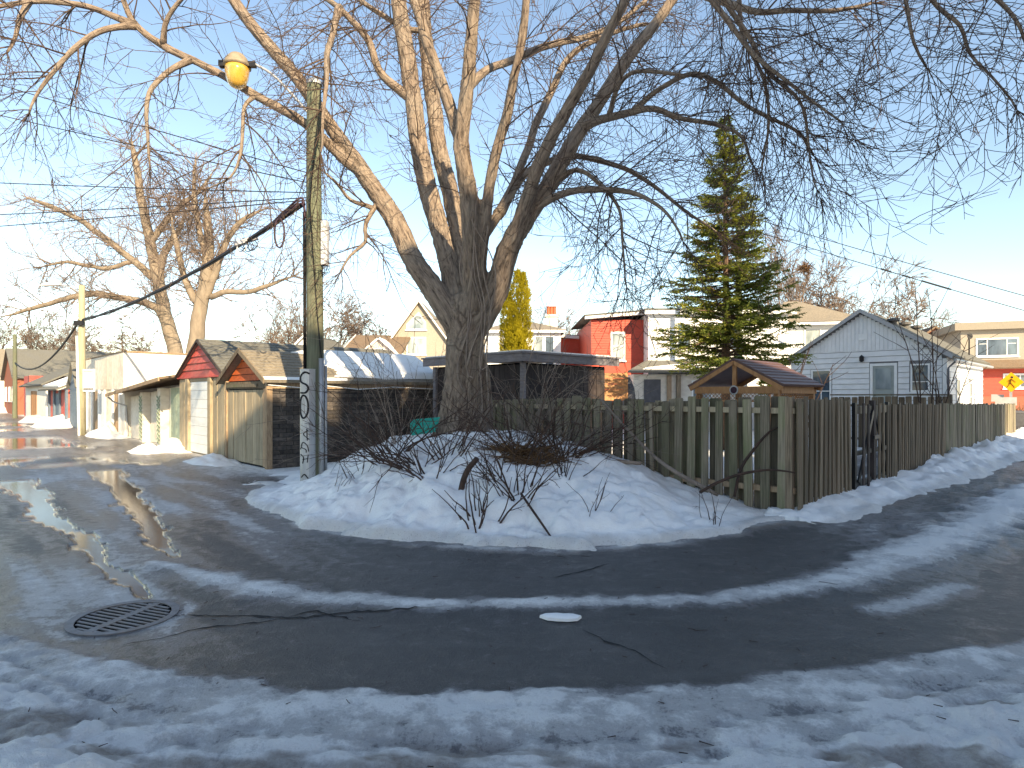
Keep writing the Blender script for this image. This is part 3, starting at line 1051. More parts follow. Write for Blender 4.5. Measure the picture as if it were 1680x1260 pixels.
def gable_roof(root, w, d, eave, ridge, mat, over=0.25, fo=0.2, th=0.1, courses=0.0, xo=0.0):
    """ridge along local y, gable in front"""
    sl = (ridge - eave) / (w / 2)
    el = eave - over * sl
    out = []
    for sx in (-1, 1):
        xm = xo + w / 2
        ex = xm + sx * (w / 2 + over)
        cs = [(ex, -fo, el), (ex, d + fo, el), (xm, d + fo, ridge), (xm, -fo, ridge)]
        cs = [(x, y, z + th) for x, y, z in cs]
        if sx < 0:
            cs = [cs[1], cs[0], cs[3], cs[2]]
        r = obj('roof', slab(*cs, th), mat, root)
        if courses:
            shingle_rows(r, *cs, courses, mat)
        out.append((r, cs))
    return out


def barge(root, w, eave, ridge, mat, over=0.25, y=-0.2, th=0.14, xo=0.0, t=0.035):
    sl = (ridge - eave) / (w / 2)
    xm = xo + w / 2
    for sx in (-1, 1):
        ex = xm + sx * (w / 2 + over)
        el = eave - over * sl
        poly = [(ex, el - 0.02), (xm, ridge - 0.02), (xm, ridge - 0.02 + th), (ex, el - 0.02 + th)]
        obj('barge_board', MB().prism_y(poly, y - t, y - 0.003), mat, root)


def gable_wall(w, d, eave, ridge, y0=0.0, xo=0.0):
    return MB().prism_y([(xo, -0.1), (xo + w, -0.1), (xo + w, eave), (xo + w / 2, ridge), (xo, eave)], y0, d)


def gext(w, eave, ridge, inset=0.0, xo=0.0):
    def e(z):
        if z <= eave:
            return (xo + inset, xo + w - inset)
        t = min(1.0, (z - eave) / (ridge - eave))
        return (xo + inset + t * (w / 2 - inset), xo + w - inset - t * (w / 2 - inset))
    return e


def lane_thing(name, label, cat, t, w, group='garages along the left lane'):
    """front-left corner of a garage whose near edge stands t metres along the lane from G0"""
    p = G0 + U2 * (t + w)
    return thing(name, label, cat, (p.x, p.y, 0), LANE_ROT, group)


# ------------------------------------------------------------------ 1 the charcoal brick garage
w, d, ev, rg = 2.8, 5.2, 2.2, 2.9
g = lane_thing('brick_garage', 'low garage with charcoal brick side wall, orange gable and snow on its roof', 'garage', 0.0, w)
obj('wall', gable_wall(w - 0.02, d, ev, rg, 0.03, 0.0), M('dark mortar', (0.012, 0.012, 0.014), (0.02, 0.02, 0.02), 8, (1, 1, 1), 0.9, 0.1), g)
sm = MB().box(0, 0.022, 0, 0.345, 0, 0.098).mesh('brick')
hm = MB().box(0, 0.022, 0, 0.165, 0, 0.098).mesh('brick')
for m_ in (sm, hm):
    m_.materials.append(brick_dark)
row = 0
z = 0.02
while z < ev - 0.26:
    y = 0.10
    if row % 2:
        o = obj('brick', hm, None, g, (w - 0.019 + uni(0, 0.006), y, z)); y += 0.176
    while y < d - 0.1:
        if y + 0.35 > d:
            break
        o = obj('brick', sm, None, g, (w - 0.019 + uni(0, 0.008), y, z)); y += 0.357
    z += 0.107
    row += 1
obj('frieze_board', MB().box(w - 0.02, w + 0.02, 0.09, d, ev - 0.24, ev - 0.02), wood_trim, g)
obj('corner_board', MB().box(w - 0.09, w + 0.035, -0.05, 0.09, 0.0, ev - 0.02), wood_trim, g)
obj('corner_post', MB().box(0.0, 0.10, -0.045, 0.04, 0.0, ev - 0.02), wood_trim, g)
vplanks(g, ('front', 0.028), 0.11, w - 0.30, 0.06, 1.93, 11, wood_pale, 0.045, 'door_plank')
vplanks(g, ('front', 0.028), w - 0.29, w - 0.10, 0.04, 1.98, 1, wood_trim, 0.06, 'door_jamb')
obj('lintel', MB().box(0.10, w - 0.1, -0.055, 0.03, 1.96, 2.14), wood_brown, g)
obj('track_board', MB().box(0.2, w - 0.5, -0.085, -0.058, 2.0, 2.08), wood_grey, g)
boards(g, ('front', 0.03), gext(w, ev, rg, 0.12), 2.17, rg - 0.05, 0.17, orange_boards, (), 0.03, 'gable_board')
rf = gable_roof(g, w, d, ev, rg, shingle_tan, 0.22, 0.18, 0.06, 0.17)
barge(g, w, ev, rg, wood_brown, 0.22, -0.18, 0.13)
# lumpy snow left on the right slope
rr, cs = rf[1]
a, b, c, dd = [Vector(q) for q in cs]
nu, nv = 60, 18
X, Y = np.meshgrid(np.linspace(0, 1, nu), np.linspace(0, 1, nv))
edge_lo = 0.13 + 0.10 * fbm(X, Y * 0, 5, 3, 2.0); ed0 = 0.28 + 0.25 * fbm(X * 0, Y, 3, 3, 8.0) + 0.1 * (1 - Y)
th = 0.11 * np.clip((Y - edge_lo) * 9, -0.3, 1) * np.clip((X - ed0) * 12, -0.3, 1) * (1 + 0.6 * fbm(X, Y, 6, 3, 4.0)) * np.clip((1.0 - X) * 25, -0.1, 1)
nn = (b - a).cross(dd - a).normalized()
nn = nn if nn.z > 0 else -nn
pv = np.array([tuple((a.lerp(b, float(x)).lerp(dd.lerp(c, float(x)), min(1.0, float(y)))) + nn * (float(t) + 0.012)) for x, y, t in zip(X.ravel(), Y.ravel(), th.ravel())])
i = np.arange(nv - 1)[:, None]; j = np.arange(nu - 1)[None, :]
q = np.stack([i * nu + j, i * nu + j + 1, (i + 1) * nu + j + 1, (i + 1) * nu + j], -1).reshape(-1, 4)
q = q[th.ravel()[q].max(1) > -0.002]
me = np_mesh('roof_snow', pv, q); fattr(me, 'dirt', np.zeros(len(pv)))
o = obj('roof_snow', me, roof_snow, g); o['label'] = 'white snow lying on the right roof slope'
wire = MB().tube([(w + 0.24, -0.1, ev - 0.16), (w + 0.25, 0.7, ev - 0.22), (w + 0.25, 1.4, ev - 0.17), (w + 0.25, 2.3, ev - 0.25), (w + 0.25, 3.4, ev - 0.18), (w + 0.25, d, ev - 0.24)], [0.012] * 6, 5)
obj('eave_cable', wire, white_trim, g)

# ------------------------------------------------------------------ 2 the red gabled garage
t0, w, d, ev, rg = 2.95, 4.2, 6.5, 2.38, 3.42
g = lane_thing('red_gable_garage', 'garage with red boarded gable and white panelled door', 'garage', t0, w)
obj('wall', gable_wall(w, d, ev, rg, 0.04), wood_pale, g)
dx0, dx1 = 1.15, 2.95
vplanks(g, ('front', 0.04), 0.02, dx0 - 0.05, 0.02, ev - 0.1, 4, wood_pale, 0.04)
vplanks(g, ('front', 0.04), dx1 + 0.05, w - 0.02, 0.02, ev - 0.1, 4, wood_pale, 0.04)
obj('door_post', MB().box(dx0 - 0.30, dx0 - 0.02, -0.07, 0.035, 0, ev - 0.08), wood_pale, g)
obj('door_post', MB().box(dx1 + 0.02, dx1 + 0.24, -0.07, 0.035, 0, ev - 0.08), wood_pale, g)
zz = 0.05
for i in range(8):
    dr = pbox(('front', 0.04), dx0, dx1, -0.02, 0.028, zz, zz + 0.262)
    obj('door_panel', dr, door_white, g)
    zz += 0.27
obj('lintel', pbox(('front', 0.04), dx0, dx1, 0.0, 0.05, zz + 0.01, ev - 0.07), wood_pale, g)
boards(g, ('front', 0.04), gext(w, ev, rg, 0.0), ev - 0.02, rg - 0.06, 0.205, red_boards, (), 0.05, 'gable_board')
obj('gable_sill', MB().box(0.0, w, -0.06, 0.038, ev - 0.065, ev - 0.022), red_boards, g)
rf = gable_roof(g, w, d, ev, rg, shingle_grey, 0.10, 0.08, 0.07, 0.2)
barge(g, w, ev, rg, wood_dark, 0.10, -0.08, 0.075)
# ------------------------------------------------------------------ 3 the lean-to
t0, w, d = 7.2, 7.6, 4.0
g = lane_thing('lean_to_shed', 'beige lean-to shed with brown sloping roof and lattice posts', 'shed', t0, w)
obj('wall', MB().prism_y([(0.05, -0.1), (w - 0.02, -0.1), (w - 0.02, 2.15), (0.05, 1.72)], 0.25, d), cream_paint, g)
obj('roof', slab((-0.35, -0.55, 1.86), (w - 0.02, -0.55, 2.38), (w - 0.02, d, 3.15), (-0.35, d, 2.63), 0.07), shingle_brown, g)
obj('fascia', MB().hexa([(-0.35, -0.60, 1.72), (w - 0.02, -0.60, 2.25), (w - 0.02, -0.555, 2.25), (-0.35, -0.555, 1.72)], [(-0.35, -0.60, 1.84), (w - 0.02, -0.60, 2.37), (w - 0.02, -0.555, 2.37), (-0.35, -0.555, 1.84)]), wood_trim, g)
for a0, a1, m_ in ((0.5, 2.6, cream_paint), (3.3, 5.0, cream_paint), (5.9, 7.3, green_paint)):
    vplanks(g, ('front', 0.25), a0, a1, 0.03, 1.72 + 0.055 * a0, 4, m_, 0.035, 'door_plank')
for a0 in (2.75, 5.2):
    obj('post', MB().box(a0, a0 + 0.4, -0.03, 0.24, 0, 1.75 + a0 * 0.055), cream_paint, g)
    for i in range(11):
        z0 = 0.1 + i * 0.15
        obj('lattice_slat', MB().beam((a0 + 0.03, -0.045, z0), (a0 + 0.37, -0.045, z0 + 0.16), 0.022, 0.035), green_paint, g)
        obj('lattice_slat', MB().beam((a0 + 0.37, -0.062, z0), (a0 + 0.03, -0.062, z0 + 0.16), 0.022, 0.035), green_paint, g)
obj('downpipe', MB().tube([(-0.28, -0.5, 1.72), (-0.22, -0.3, 1.5), (-0.05, 0.1, 1.35), (-0.02, 0.16, 0.1)], [0.035] * 4, 8), grey_metal, g)
# ------------------------------------------------------------------ 4 the big white workshop
t0, w, d, ht = 14.9, 10.0, 9.0, 3.65
g = lane_thing('white_workshop', 'long white flat-roofed workshop with cream boarded front and tall bays', 'workshop', t0, w)
obj('wall', MB().box(0, w, 0.06, d, -0.1, ht - 0.06), white_stucco, g)
obj('parapet_cap', MB().box(-0.05, w + 0.05, 0.0, d + 0.05, ht - 0.055, ht), wood_trim, g)
for i in range(10):
    obj('upper_panel', pbox(('front', 0.058), i * 1.0 + 0.01, i * 1.0 + 0.99, 0.0, 0.05, 2.05, ht - 0.07), cream_paint, g)
for a0, a1, m_ in ((0.3, 1.6, wood_cedar), (1.9, 3.3, door_white), (3.6, 5.0, wood_trim), (5.2, 6.2, door_white), (6.5, 7.9, cream_paint), (8.2, 9.2, wood_trim)):
    vplanks(g, ('front', 0.058), a0, a1, 0.05, 1.98, 5, m_, 0.03, 'bay_plank')
for a0 in (0.0, 1.65, 3.35, 5.02, 6.25, 7.95, 9.3):
    obj('pilaster', pbox(('front', 0.058), a0, a0 + 0.22, 0.0, 0.09, 0, 2.04), white_trim, g)
obj('wall_lamp', MB().box(w + 0.005, w + 0.12, 3.0, 3.2, ht - 0.5, ht - 0.38), grey_metal, g)
# ------------------------------------------------------------------ 5..8 the far garages
g = lane_thing('slate_garage', 'narrow slate blue gabled garage next to the white workshop', 'garage', 25.2, 2.6)
obj('wall', gable_wall(2.6, 6, 2.3, 3.6), blue_paint, g)
gable_roof(g, 2.6, 6, 2.3, 3.6, shingle_grey, 0.15, 0.15, 0.08)
vplanks(g, ('front', -0.002), 0.4, 2.2, 0.02, 2.0, 6, blue_paint, 0.03, 'door_plank')
g = lane_thing('snow_roof_garage', 'far garage with snow-covered roof, blue corner and red doors', 'garage', 28.5, 7.0)
obj('wall', MB().box(0, 7, 0.02, 6, -0.1, 2.1), red_boards, g)
rf = obj('roof', slab((-0.4, -0.6, 2.15), (7.3, -0.6, 2.15), (7.3, 3.2, 3.9), (-0.4, 3.2, 3.9), 0.09), shingle_grey, g)
obj('roof', slab((7.3, 6.6, 2.15), (-0.4, 6.6, 2.15), (-0.4, 3.2, 3.9), (7.3, 3.2, 3.9), 0.09), shingle_grey, g)
sw = obj('roof_snow', slab((-0.38, -0.35, 2.42), (7.28, -0.5, 2.35), (7.28, 3.18, 4.03), (-0.38, 3.18, 4.03), 0.12), roof_snow, g)
for a0 in (0.0, 2.2, 4.4, 6.7):
    obj('post', pbox(('front', 0.02), a0, a0 + 0.3, 0.0, 0.12, 0, 2.1), blue_paint, g)
vplanks(g, ('front', 0.02), 4.75, 6.65, 0.02, 1.9, 5, red_boards, 0.03, 'door_plank')
vplanks(g, ('front', 0.02), 2.55, 4.35, 0.02, 1.9, 5, blue_paint, 0.03, 'door_plank')
g = lane_thing('grey_roof_garage', 'far white garage with grey roof, cedar door and red side', 'garage', 37.0, 12.0)
obj('wall', MB().box(0, 12, 0.02, 7, -0.1, 2.5), white_stucco, g)
obj('roof', slab((-0.4, -0.4, 2.5), (12.3, -0.4, 2.5), (12.3, 3.5, 4.6), (-0.4, 3.5, 4.6), 0.1), shingle_grey, g)
obj('roof', slab((12.3, 7.4, 2.5), (-0.4, 7.4, 2.5), (-0.4, 3.5, 4.6), (12.3, 3.5, 4.6), 0.1), shingle_grey, g)
vplanks(g, ('front', 0.02), 3.8, 7.0, 0.02, 2.1, 6, wood_cedar, 0.04, 'door_plank')
obj('side_wing', MB().box(-4.0, -0.45, 0.3, 6, -0.1, 3.4), red_boards, g)
g = lane_thing('far_brick_house', 'far red brick house with pitched roof at the end of the lane', 'house', 56.0, 11.0, 'houses behind the garages')
obj('wall', gable_wall(11, 9, 3.4, 6.2), brick_red, g)
gable_roof(g, 11, 9, 3.4, 6.2, shingle_grey, 0.3, 0.3, 0.12)
for a0 in (1.2, 4.7, 8.0):
    window(g, ('front', -0.002), a0, 1.2, 1.5, 1.4)
g = lane_thing('far_pale_house', 'far pale house with tan roof past the brick house', 'house', 72.0, 10.0, 'houses behind the garages')
obj('wall', gable_wall(10, 9, 4.0, 7.0), cream_paint, g)
gable_roof(g, 10, 9, 4.0, 7.0, shingle_tan, 0.3, 0.3, 0.12)
for a0 in (1.2, 4.3, 7.4):
    window(g, ('front', -0.002), a0, 1.4, 1.4, 1.4)

# ------------------------------------------------------------------ houses on the next street
HG = 'houses behind the garages'


def px_thing(name, label, cat, px, Y, rot=0.0, group=HG):
    return thing(name, label, cat, ((px - 840) / F * Y, Y, 0), rot, group)


# beige gabled house
w, d, ev, rg = 4.4, 11, 6.4, 9.45
g = px_thing('beige_house', 'tall beige stucco house with triangular attic window, behind the big tree', 'house', 644, 50)
obj('wall', gable_wall(w, d, ev, rg), beige_stucco, g)
gable_roof(g, w, d, ev, rg, shingle_tan, 0.35, 0.35, 0.14)
barge(g, w, ev, rg, white_trim, 0.35, -0.35, 0.2)
window(g, ('front', -0.002), 1.15, 5.1, 1.6, 1.45, 'slider', gl=glass_pale, fw=0.1)
tri = [(1.15, 7.15), (2.75, 7.15), (2.75, 7.75), (2.15, 8.6), (1.15, 7.6)]
o = obj('attic_window', MB().prism_y(tri, -0.06, -0.004), white_trim, g)
obj('pane', MB().prism_y([(1.95 + (x - 1.95) * 0.84, 7.72 + (z_ - 7.72) * 0.84) for x, z_ in tri], -0.075, -0.062), glass_pale, o)
obj('sill', MB().box(1.05, 2.85, -0.12, -0.004, 7.05, 7.145), white_trim, o)
obj('side_wing', MB().box(w + 0.01, w + 4.5, 1.5, 9, -0.1, 5.4), beige_stucco, g)
obj('side_roof', slab((w + 0.01, 1.2, 5.42), (w + 4.8, 1.2, 5.42), (w + 4.8, 5.5, 7.2), (w + 0.01, 5.5, 7.2), 0.12), shingle_tan, g)

# brown roofed pair to its left
g = px_thing('brown_roof_house', 'pale grey house with a brown shingle roof and small dormer', 'house', 566, 46)
w, d = 4.3, 9
obj('wall', MB().prism_y([(0, -0.1), (w - 0.1, -0.1), (w - 0.1, 5.0), (0, 5.0)], 0.0, d), white_siding, g)
obj('gable_end', MB().hexa([(-0.02, 0, 5.0), (-0.02, d, 5.0), (0.1, d, 5.0), (0.1, 0, 5.0)], [(-0.02, 4.4, 6.6), (-0.02, 4.6, 6.6), (0.1, 4.6, 6.6), (0.1, 4.4, 6.6)]), white_siding, g)
obj('roof', slab((-0.3, -0.4, 4.95), (w, -0.4, 4.95), (w, 4.5, 6.75), (-0.3, 4.5, 6.75), 0.14), shingle_brown, g)
obj('roof', slab((w, 9.4, 4.95), (-0.3, 9.4, 4.95), (-0.3, 4.5, 6.75), (w, 4.5, 6.75), 0.14), shingle_brown, g)
obj('barge_board', MB().hexa([(-0.36, -0.45, 4.78), (-0.31, -0.45, 4.78), (-0.31, 4.5, 6.6), (-0.36, 4.5, 6.6)], [(-0.36, -0.45, 5.0), (-0.31, -0.45, 5.0), (-0.31, 4.5, 6.82), (-0.36, 4.5, 6.82)]), white_trim, g)
obj('dormer', MB().prism_y([(1.5, 4.4), (3.9, 4.4), (3.9, 5.0), (2.7, 6.0), (1.5, 5.0)], -0.55, 2.0), M('pinkish siding', (0.5, 0.42, 0.38), (0.42, 0.35, 0.32), 4, (1, 1, 1), 0.7, 0.1), g)
for sx in (-1, 1):
    obj('dormer_roof', slab((2.7 + sx * 1.45, -0.85, 4.86), (2.7 + sx * 1.45, 2.0, 4.86), (2.7, 2.0, 6.12), (2.7, -0.85, 6.12), 0.12), white_trim, g)
window(g, ('front', -0.552), 2.35, 4.55, 0.75, 0.75, 'plain')
g = px_thing('white_gable_house', 'small white gabled house left of the brown roof, behind the utility pole', 'house', 470, 52)
w, d, ev, rg = 3.6, 9, 5.2, 7.0
obj('wall', gable_wall(w, d, ev, rg), white_siding, g)
gable_roof(g, w, d, ev, rg, shingle_grey, 0.3, 0.3, 0.14)
barge(g, w, ev, rg, white_trim, 0.3, -0.3, 0.2)
window(g, ('front', -0.002), 1.4, 5.3, 0.8, 0.8, 'plain')
obj('side_wing', MB().box(w + 0.01, w + 2.6, 2, 9, -0.1, 5.3), white_siding, g)
obj('side_roof', slab((w + 0.01, 1.7, 5.32), (w + 2.8, 1.7, 5.32), (w + 2.8, 6, 6.9), (w + 0.01, 6, 6.9), 0.12), shingle_grey, g)

# white house with red side wing and chimney
g = px_thing('chimney_house', 'white sided house with red side wing and an orange chimney pot', 'house', 796, 36)
w, d = 4.45, 6
obj('wall', MB().box(0, w, 0.03, d, -0.1, 5.6), white_siding, g)
boards(g, ('front', 0.03), (0.02, w - 0.1), 2.2, 5.45, 0.19, white_siding, [(2.85, 4.15, 3.2, 5.45)], 0.025)
obj('corner_board', MB().box(w - 0.1, w + 0.02, -0.02, 0.1, 0, 5.45), white_trim, g)
obj('fascia', MB().box(-0.3, w + 0.3, -0.32, -0.02, 5.46, 5.62), white_trim, g)
obj('roof', MB().hexa([(-0.35, -0.35, 5.63), (w + 0.35, -0.35, 5.63), (w + 0.35, d + 0.3, 5.63), (-0.35, d + 0.3, 5.63)], [(1.6, 2.9, 6.45), (w - 1.5, 2.9, 6.45), (w - 1.5, 3.1, 6.45), (1.6, 3.1, 6.45)]), shingle_tan, g)
window(g, ('front', 0.028), 2.9, 3.3, 0.55, 2.0, 'plain', gl=glass_pale)
window(g, ('front', 0.028), 3.5, 3.3, 0.6, 2.0, 'plain')
c = obj('chimney', MB().box(3.75, 4.45, 2.6, 3.2, 5.9, 6.75).box(3.68, 4.52, 2.53, 3.27, 6.755, 6.9), cream_paint, g)
for i in range(3):
    obj('chimney_pot', MB().lathe([(0.11, 6.9), (0.10, 7.35), (0.13, 7.4), (0.13, 7.45)], 3.9 + 0.2 * i, 2.9, 10), M('terracotta', (0.5, 0.13, 0.06), (0.4, 0.1, 0.05), 5), c)
obj('red_wing', MB().box(w + 0.03, w + 2.3, 2.0, d, -0.1, 5.3), red_siding, g)
obj('wing_fascia', MB().hexa([(w + 0.03, 1.7, 5.36), (w + 2.3, 1.7, 5.22), (w + 2.3, 1.98, 5.22), (w + 0.03, 1.98, 5.36)], [(w + 0.03, 1.7, 5.54), (w + 2.3, 1.7, 5.4), (w + 2.3, 1.98, 5.4), (w + 0.03, 1.98, 5.54)]), white_trim, g)
obj('wing_roof', slab((w + 0.03, 1.7, 5.58), (w + 2.3, 1.7, 5.44), (w + 2.3, d, 5.5), (w + 0.03, d, 5.64), 0.03), shingle_grey, g)

# red and white house behind the spruce
g = px_thing('red_white_house', 'two-storey house, red siding at one end and white siding behind the spruce', 'house', 970, 32)
w = 2.75
obj('red_wall', MB().box(0, w, 0.03, 7, -0.1, 5.75), red_siding, g)
boards(g, ('front', 0.03), (0.0, w), 3.6, 5.7, 0.13, red_siding, [(1.02, 1.78, 3.58, 5.15)], 0.02)
window(g, ('front', 0.028), 1.02, 3.6, 0.76, 1.52, 'hung', gl=glass_pale, fw=0.1)
obj('red_fascia', MB().hexa([(-0.35, -0.3, 5.76), (w, -0.3, 6.0), (w, -0.02, 6.0), (-0.35, -0.02, 5.76)], [(-0.35, -0.3, 5.9), (w, -0.3, 6.15), (w, -0.02, 6.15), (-0.35, -0.02, 5.9)]), white_trim, g)
obj('red_roof', slab((-0.4, -0.35, 5.98), (w, -0.35, 6.24), (w, 7, 6.28), (-0.4, 7, 6.02), 0.06), shingle_grey, g)
x1 = 9.8
obj('white_wall', MB().box(w + 0.01, x1, -1.17, 7, -0.1, 5.95), white_siding, g)
boards(g, ('front', -1.17), (w + 0.06, x1), 3.35, 5.85, 0.17, white_siding, [(4.1, 4.95, 4.0, 5.5), (6.6, 7.4, 4.0, 5.5)], 0.025)
obj('corner_board', MB().box(w - 0.03, w + 0.06, -1.22, -1.1, 0, 5.9), white_trim, g)
obj('white_fascia', MB().box(w - 0.25, x1 + 0.3, -1.5, -1.2, 5.86, 6.05), white_trim, g)
obj('white_roof', MB().box(w - 0.28, x1 + 0.3, -1.53, 7.2, 6.06, 6.14), shingle_grey, g)
window(g, ('front', -1.172), 4.15, 4.05, 0.75, 1.4, 'hung')
window(g, ('front', -1.172), 6.65, 4.05, 0.7, 1.4, 'hung')
pr = obj('porch_roof', slab((1.35, -3.0, 2.95), (7.6, -3.0, 2.95), (7.6, -1.22, 3.55), (2.6, -1.22, 3.55), 0.1), shingle_grey, g)
sn = obj('porch_snow', MB().hexa([(2.1, -2.75, 3.03), (5.6, -2.8, 3.02), (6.4, -2.1, 3.27), (3.6, -2.3, 3.19)], [(2.3, -2.7, 3.13), (5.4, -2.72, 3.13), (6.1, -2.2, 3.35), (3.7, -2.4, 3.29)]), roof_snow, g)
obj('porch_wall', MB().box(1.7, 7.2, -2.6, -1.2, -0.1, 2.8), cream_paint, g)
d_ = obj('door', MB().box(2.2, 3.0, -2.66, -2.602, 0.2, 2.55), door_dark, g)
obj('porch_post', MB().box(3.3, 3.5, -2.75, -2.602, 0.0, 2.75), wood_trim, g)
obj('porch_post', MB().box(3.75, 3.95, -2.75, -2.602, 0.0, 2.75), wood_brown, g)
window(g, ('front', -2.602), 4.5, 1.4, 1.0, 1.1, 'slider', gl=glass_pale)

# white house with hip roof
g = px_thing('hip_roof_house', 'white two-storey house with tan hip roof between spruce and white bungalow', 'house', 1262, 34, math.radians(-14))
w, d = 4.6, 5.0
obj('wall', MB().box(0, w, 0.03, d, -0.1, 5.75), white_siding, g)
boards(g, ('front', 0.03), (0.0, w), 2.4, 5.6, 0.17, white_siding, [(1.75, 2.7, 3.6, 5.5)], 0.025)
boards(g, ('right', w), (0.04, d), 2.4, 5.6, 0.17, white_siding, [(1.6, 2.4, 4.2, 5.4)], 0.025)
window(g, ('front', 0.028), 1.8, 3.65, 0.85, 1.8, 'lowsplit', gl=glass_pale)
window(g, ('right', w + 0.002), 1.65, 4.25, 0.7, 1.1, 'plain')
obj('fascia', MB().box(-0.4, w + 0.4, -0.4, d + 0.4, 5.62, 5.78), white_trim, g)
obj('roof', MB().hexa([(-0.45, -0.45, 5.785), (w + 0.45, -0.45, 5.785), (w + 0.45, d + 0.45, 5.785), (-0.45, d + 0.45, 5.785)], [(1.2, 2.3, 7.3), (1.9, 2.3, 7.3), (1.9, 2.6, 7.3), (1.2, 2.6, 7.3)]), shingle_tan, g)

# ------------------------------------------------------------------ the white bungalow behind the fence
s_h = 17.8
rc = FC + V2 * s_h + U2 * 1.5
w, d, ev, rg = 5.56, 7.4, 3.3, 5.1
p = rc + U2 * w
g = thing('white_bungalow', 'white clapboard bungalow with its gable end in shade behind the fence', 'house', (p.x, p.y, 0), LANE_ROT)
obj('wall', gable_wall(w, d, ev, rg), M('shadow grey sheathing', (0.22, 0.22, 0.23), (0.18, 0.18, 0.19), 4), g)  # dark grey backing paints the shadow lines between siding boards
ops = [(0.82, 1.68, 1.35, 2.95), (3.05, 4.05, 0.0, 3.08), (4.42, 5.12, 1.88, 3.04)]
boards(g, ('front', 0.0), gext(w - 0.08, ev, rg, 0.02), 0.1, 3.54, 0.215, white_siding, ops, 0.05)
# vertical boarding in the gable
x = 0.35
while x < w - 0.3:
    top = ev + (rg - ev) * (1 - abs(x + 0.07 - w / 2) / (w / 2)) - 0.06
    if top > 3.64:
        obj('gable_plank', pbox(('front', 0.0), x, x + 0.138, 0.0, 0.022, 3.585, top), white_siding, g)
    x += 0.146
obj('gable_rail', pbox(('front', 0.0), 0.45, w - 0.45, 0.0, 0.034, 3.545, 3.58), white_siding, g)
barge(g, w, ev, rg, grey_trim, 0.25, -0.22, 0.16, 0.0, 0.04)
rf = gable_roof(g, w, d, ev, rg, shingle_grey, 0.27, 0.2, 0.07, 0.24)
wd = window(g, ('front', 0.0), 0.85, 1.45, 0.80, 1.42, 'lowsplit', fw=0.07)
wd = window(g, ('front', 0.0), 4.46, 1.92, 0.62, 1.06, 'lowsplit', fw=0.06)
fr = obj('door_frame', pbox(('front', 0.0), 3.08, 3.18, 0.0, 0.06, 0.1, 3.04, pbox(('front', 0.0), 3.92, 4.02, 0.0, 0.06, 0.1, 3.04, pbox(('front', 0.0), 3.18, 3.92, 0.0, 0.06, 2.94, 3.04))), white_trim, g)
dr = obj('door', pbox(('front', 0.0), 3.182, 3.918, 0.0, 0.035, 0.5, 2.938), M('green grey door', (0.36, 0.39, 0.36), (0.30, 0.33, 0.31), 4, (1, 1, 1), 0.5, 0.05), g)
obj('door_pane', pbox(('front', 0.0), 3.28, 3.82, 0.036, 0.05, 2.02, 2.84), glass_pale, dr)
obj('door_handle', MB().lathe([(0.03, 0.0), (0.035, 0.03), (0.0, 0.05)], 0, 0, 10).mapped(lambda x, y, z: (3.26 + x, -0.037 - z, 1.80 + y)), black_metal, dr)
lm = obj('wall_lamp', MB().lathe([(0.05, 3.12), (0.085, 3.16), (0.085, 3.32), (0.05, 3.36), (0.012, 3.4)], 2.80, -0.11, 10), black_metal, g)
obj('gable_vent', pbox(('front', 0.0), 2.68, 2.98, 0.023, 0.05, 4.0, 4.24), white_trim, g)
for yy in (1.4, 3.2, 5.1):
    sl = (rg - ev) / (w / 2)
    xx = w / 2 + 0.75
    zt = rg - 0.75 * sl + 0.05
    obj('roof_vent', MB().lathe([(0.13, zt - 0.02), (0.13, zt + 0.12), (0.25, zt + 0.15), (0.23, zt + 0.24), (0.06, zt + 0.28)], xx, yy, 14), M('dull roof vent', (0.12, 0.11, 0.10), (0.08, 0.075, 0.07), 6), g)
boards(g, ('right', w), (0.09, d), 0.1, 3.2, 0.215, white_siding, [(1.7, 2.5, 1.0, 2.5), (4.2, 4.9, 1.0, 2.4)], 0.028)
window(g, ('right', w), 1.72, 1.05, 0.75, 1.4, 'hung')
window(g, ('right', w), 4.25, 1.1, 0.6, 1.25, 'hung')
obj('corner_board', MB().box(w - 0.08, w + 0.06, -0.06, 0.08, 0, 3.15), white_trim, g)
obj('gutter', MB().tube([(w + 0.33, -0.2, 3.07), (w + 0.33, d + 0.2, 3.05)], [0.055, 0.055], 8), grey_metal, g)
obj('downpipe', MB().tube([(w + 0.30, -0.02, 3.02), (w + 0.1, -0.05, 2.8), (w + 0.08, -0.06, 0.1)], [0.035] * 3, 8), M('dark downpipe', (0.12, 0.12, 0.14), (0.09, 0.09, 0.1), 6), g)

# ------------------------------------------------------------------ far right: red and beige house, brick house
g = thing('beige_red_house', 'beige upper storey over red brick house at the end of the right lane', 'house', (36.2, 49.5, 0), math.radians(-22), HG)
obj('lower_wall', MB().box(0, 12, 0.05, 9, -0.1, 4.0), red_siding, g)
obj('upper_wall', MB().box(0.2, 12.2, 0.0, 9, 4.5, 7.0), beige_stucco, g)
obj('skirt_roof', slab((-0.3, -0.9, 3.95), (12.4, -0.9, 3.95), (12.4, 0.0, 4.6), (-0.3, 0.0, 4.6), 0.12), shingle_brown, g)
obj('roof_band', MB().box(-0.3, 12.5, -0.45, 9.3, 7.01, 7.6), M('ribbed tan band', (0.30, 0.26, 0.20), (0.22, 0.19, 0.15), 14, (3, 3, 0.3), 0.7, 0.3), g)
window(g, ('front', -0.002), 1.2, 4.85, 2.8, 1.5, 'triple', fw=0.12)
window(g, ('front', -0.002), 7.0, 4.85, 2.8, 1.5, 'triple', fw=0.12)
window(g, ('front', 0.048), 3.0, 2.3, 2.2, 1.2, 'slider', fw=0.14)
window(g, ('front', 0.048), 8.0, 2.3, 2.2, 1.2, 'slider', fw=0.14)
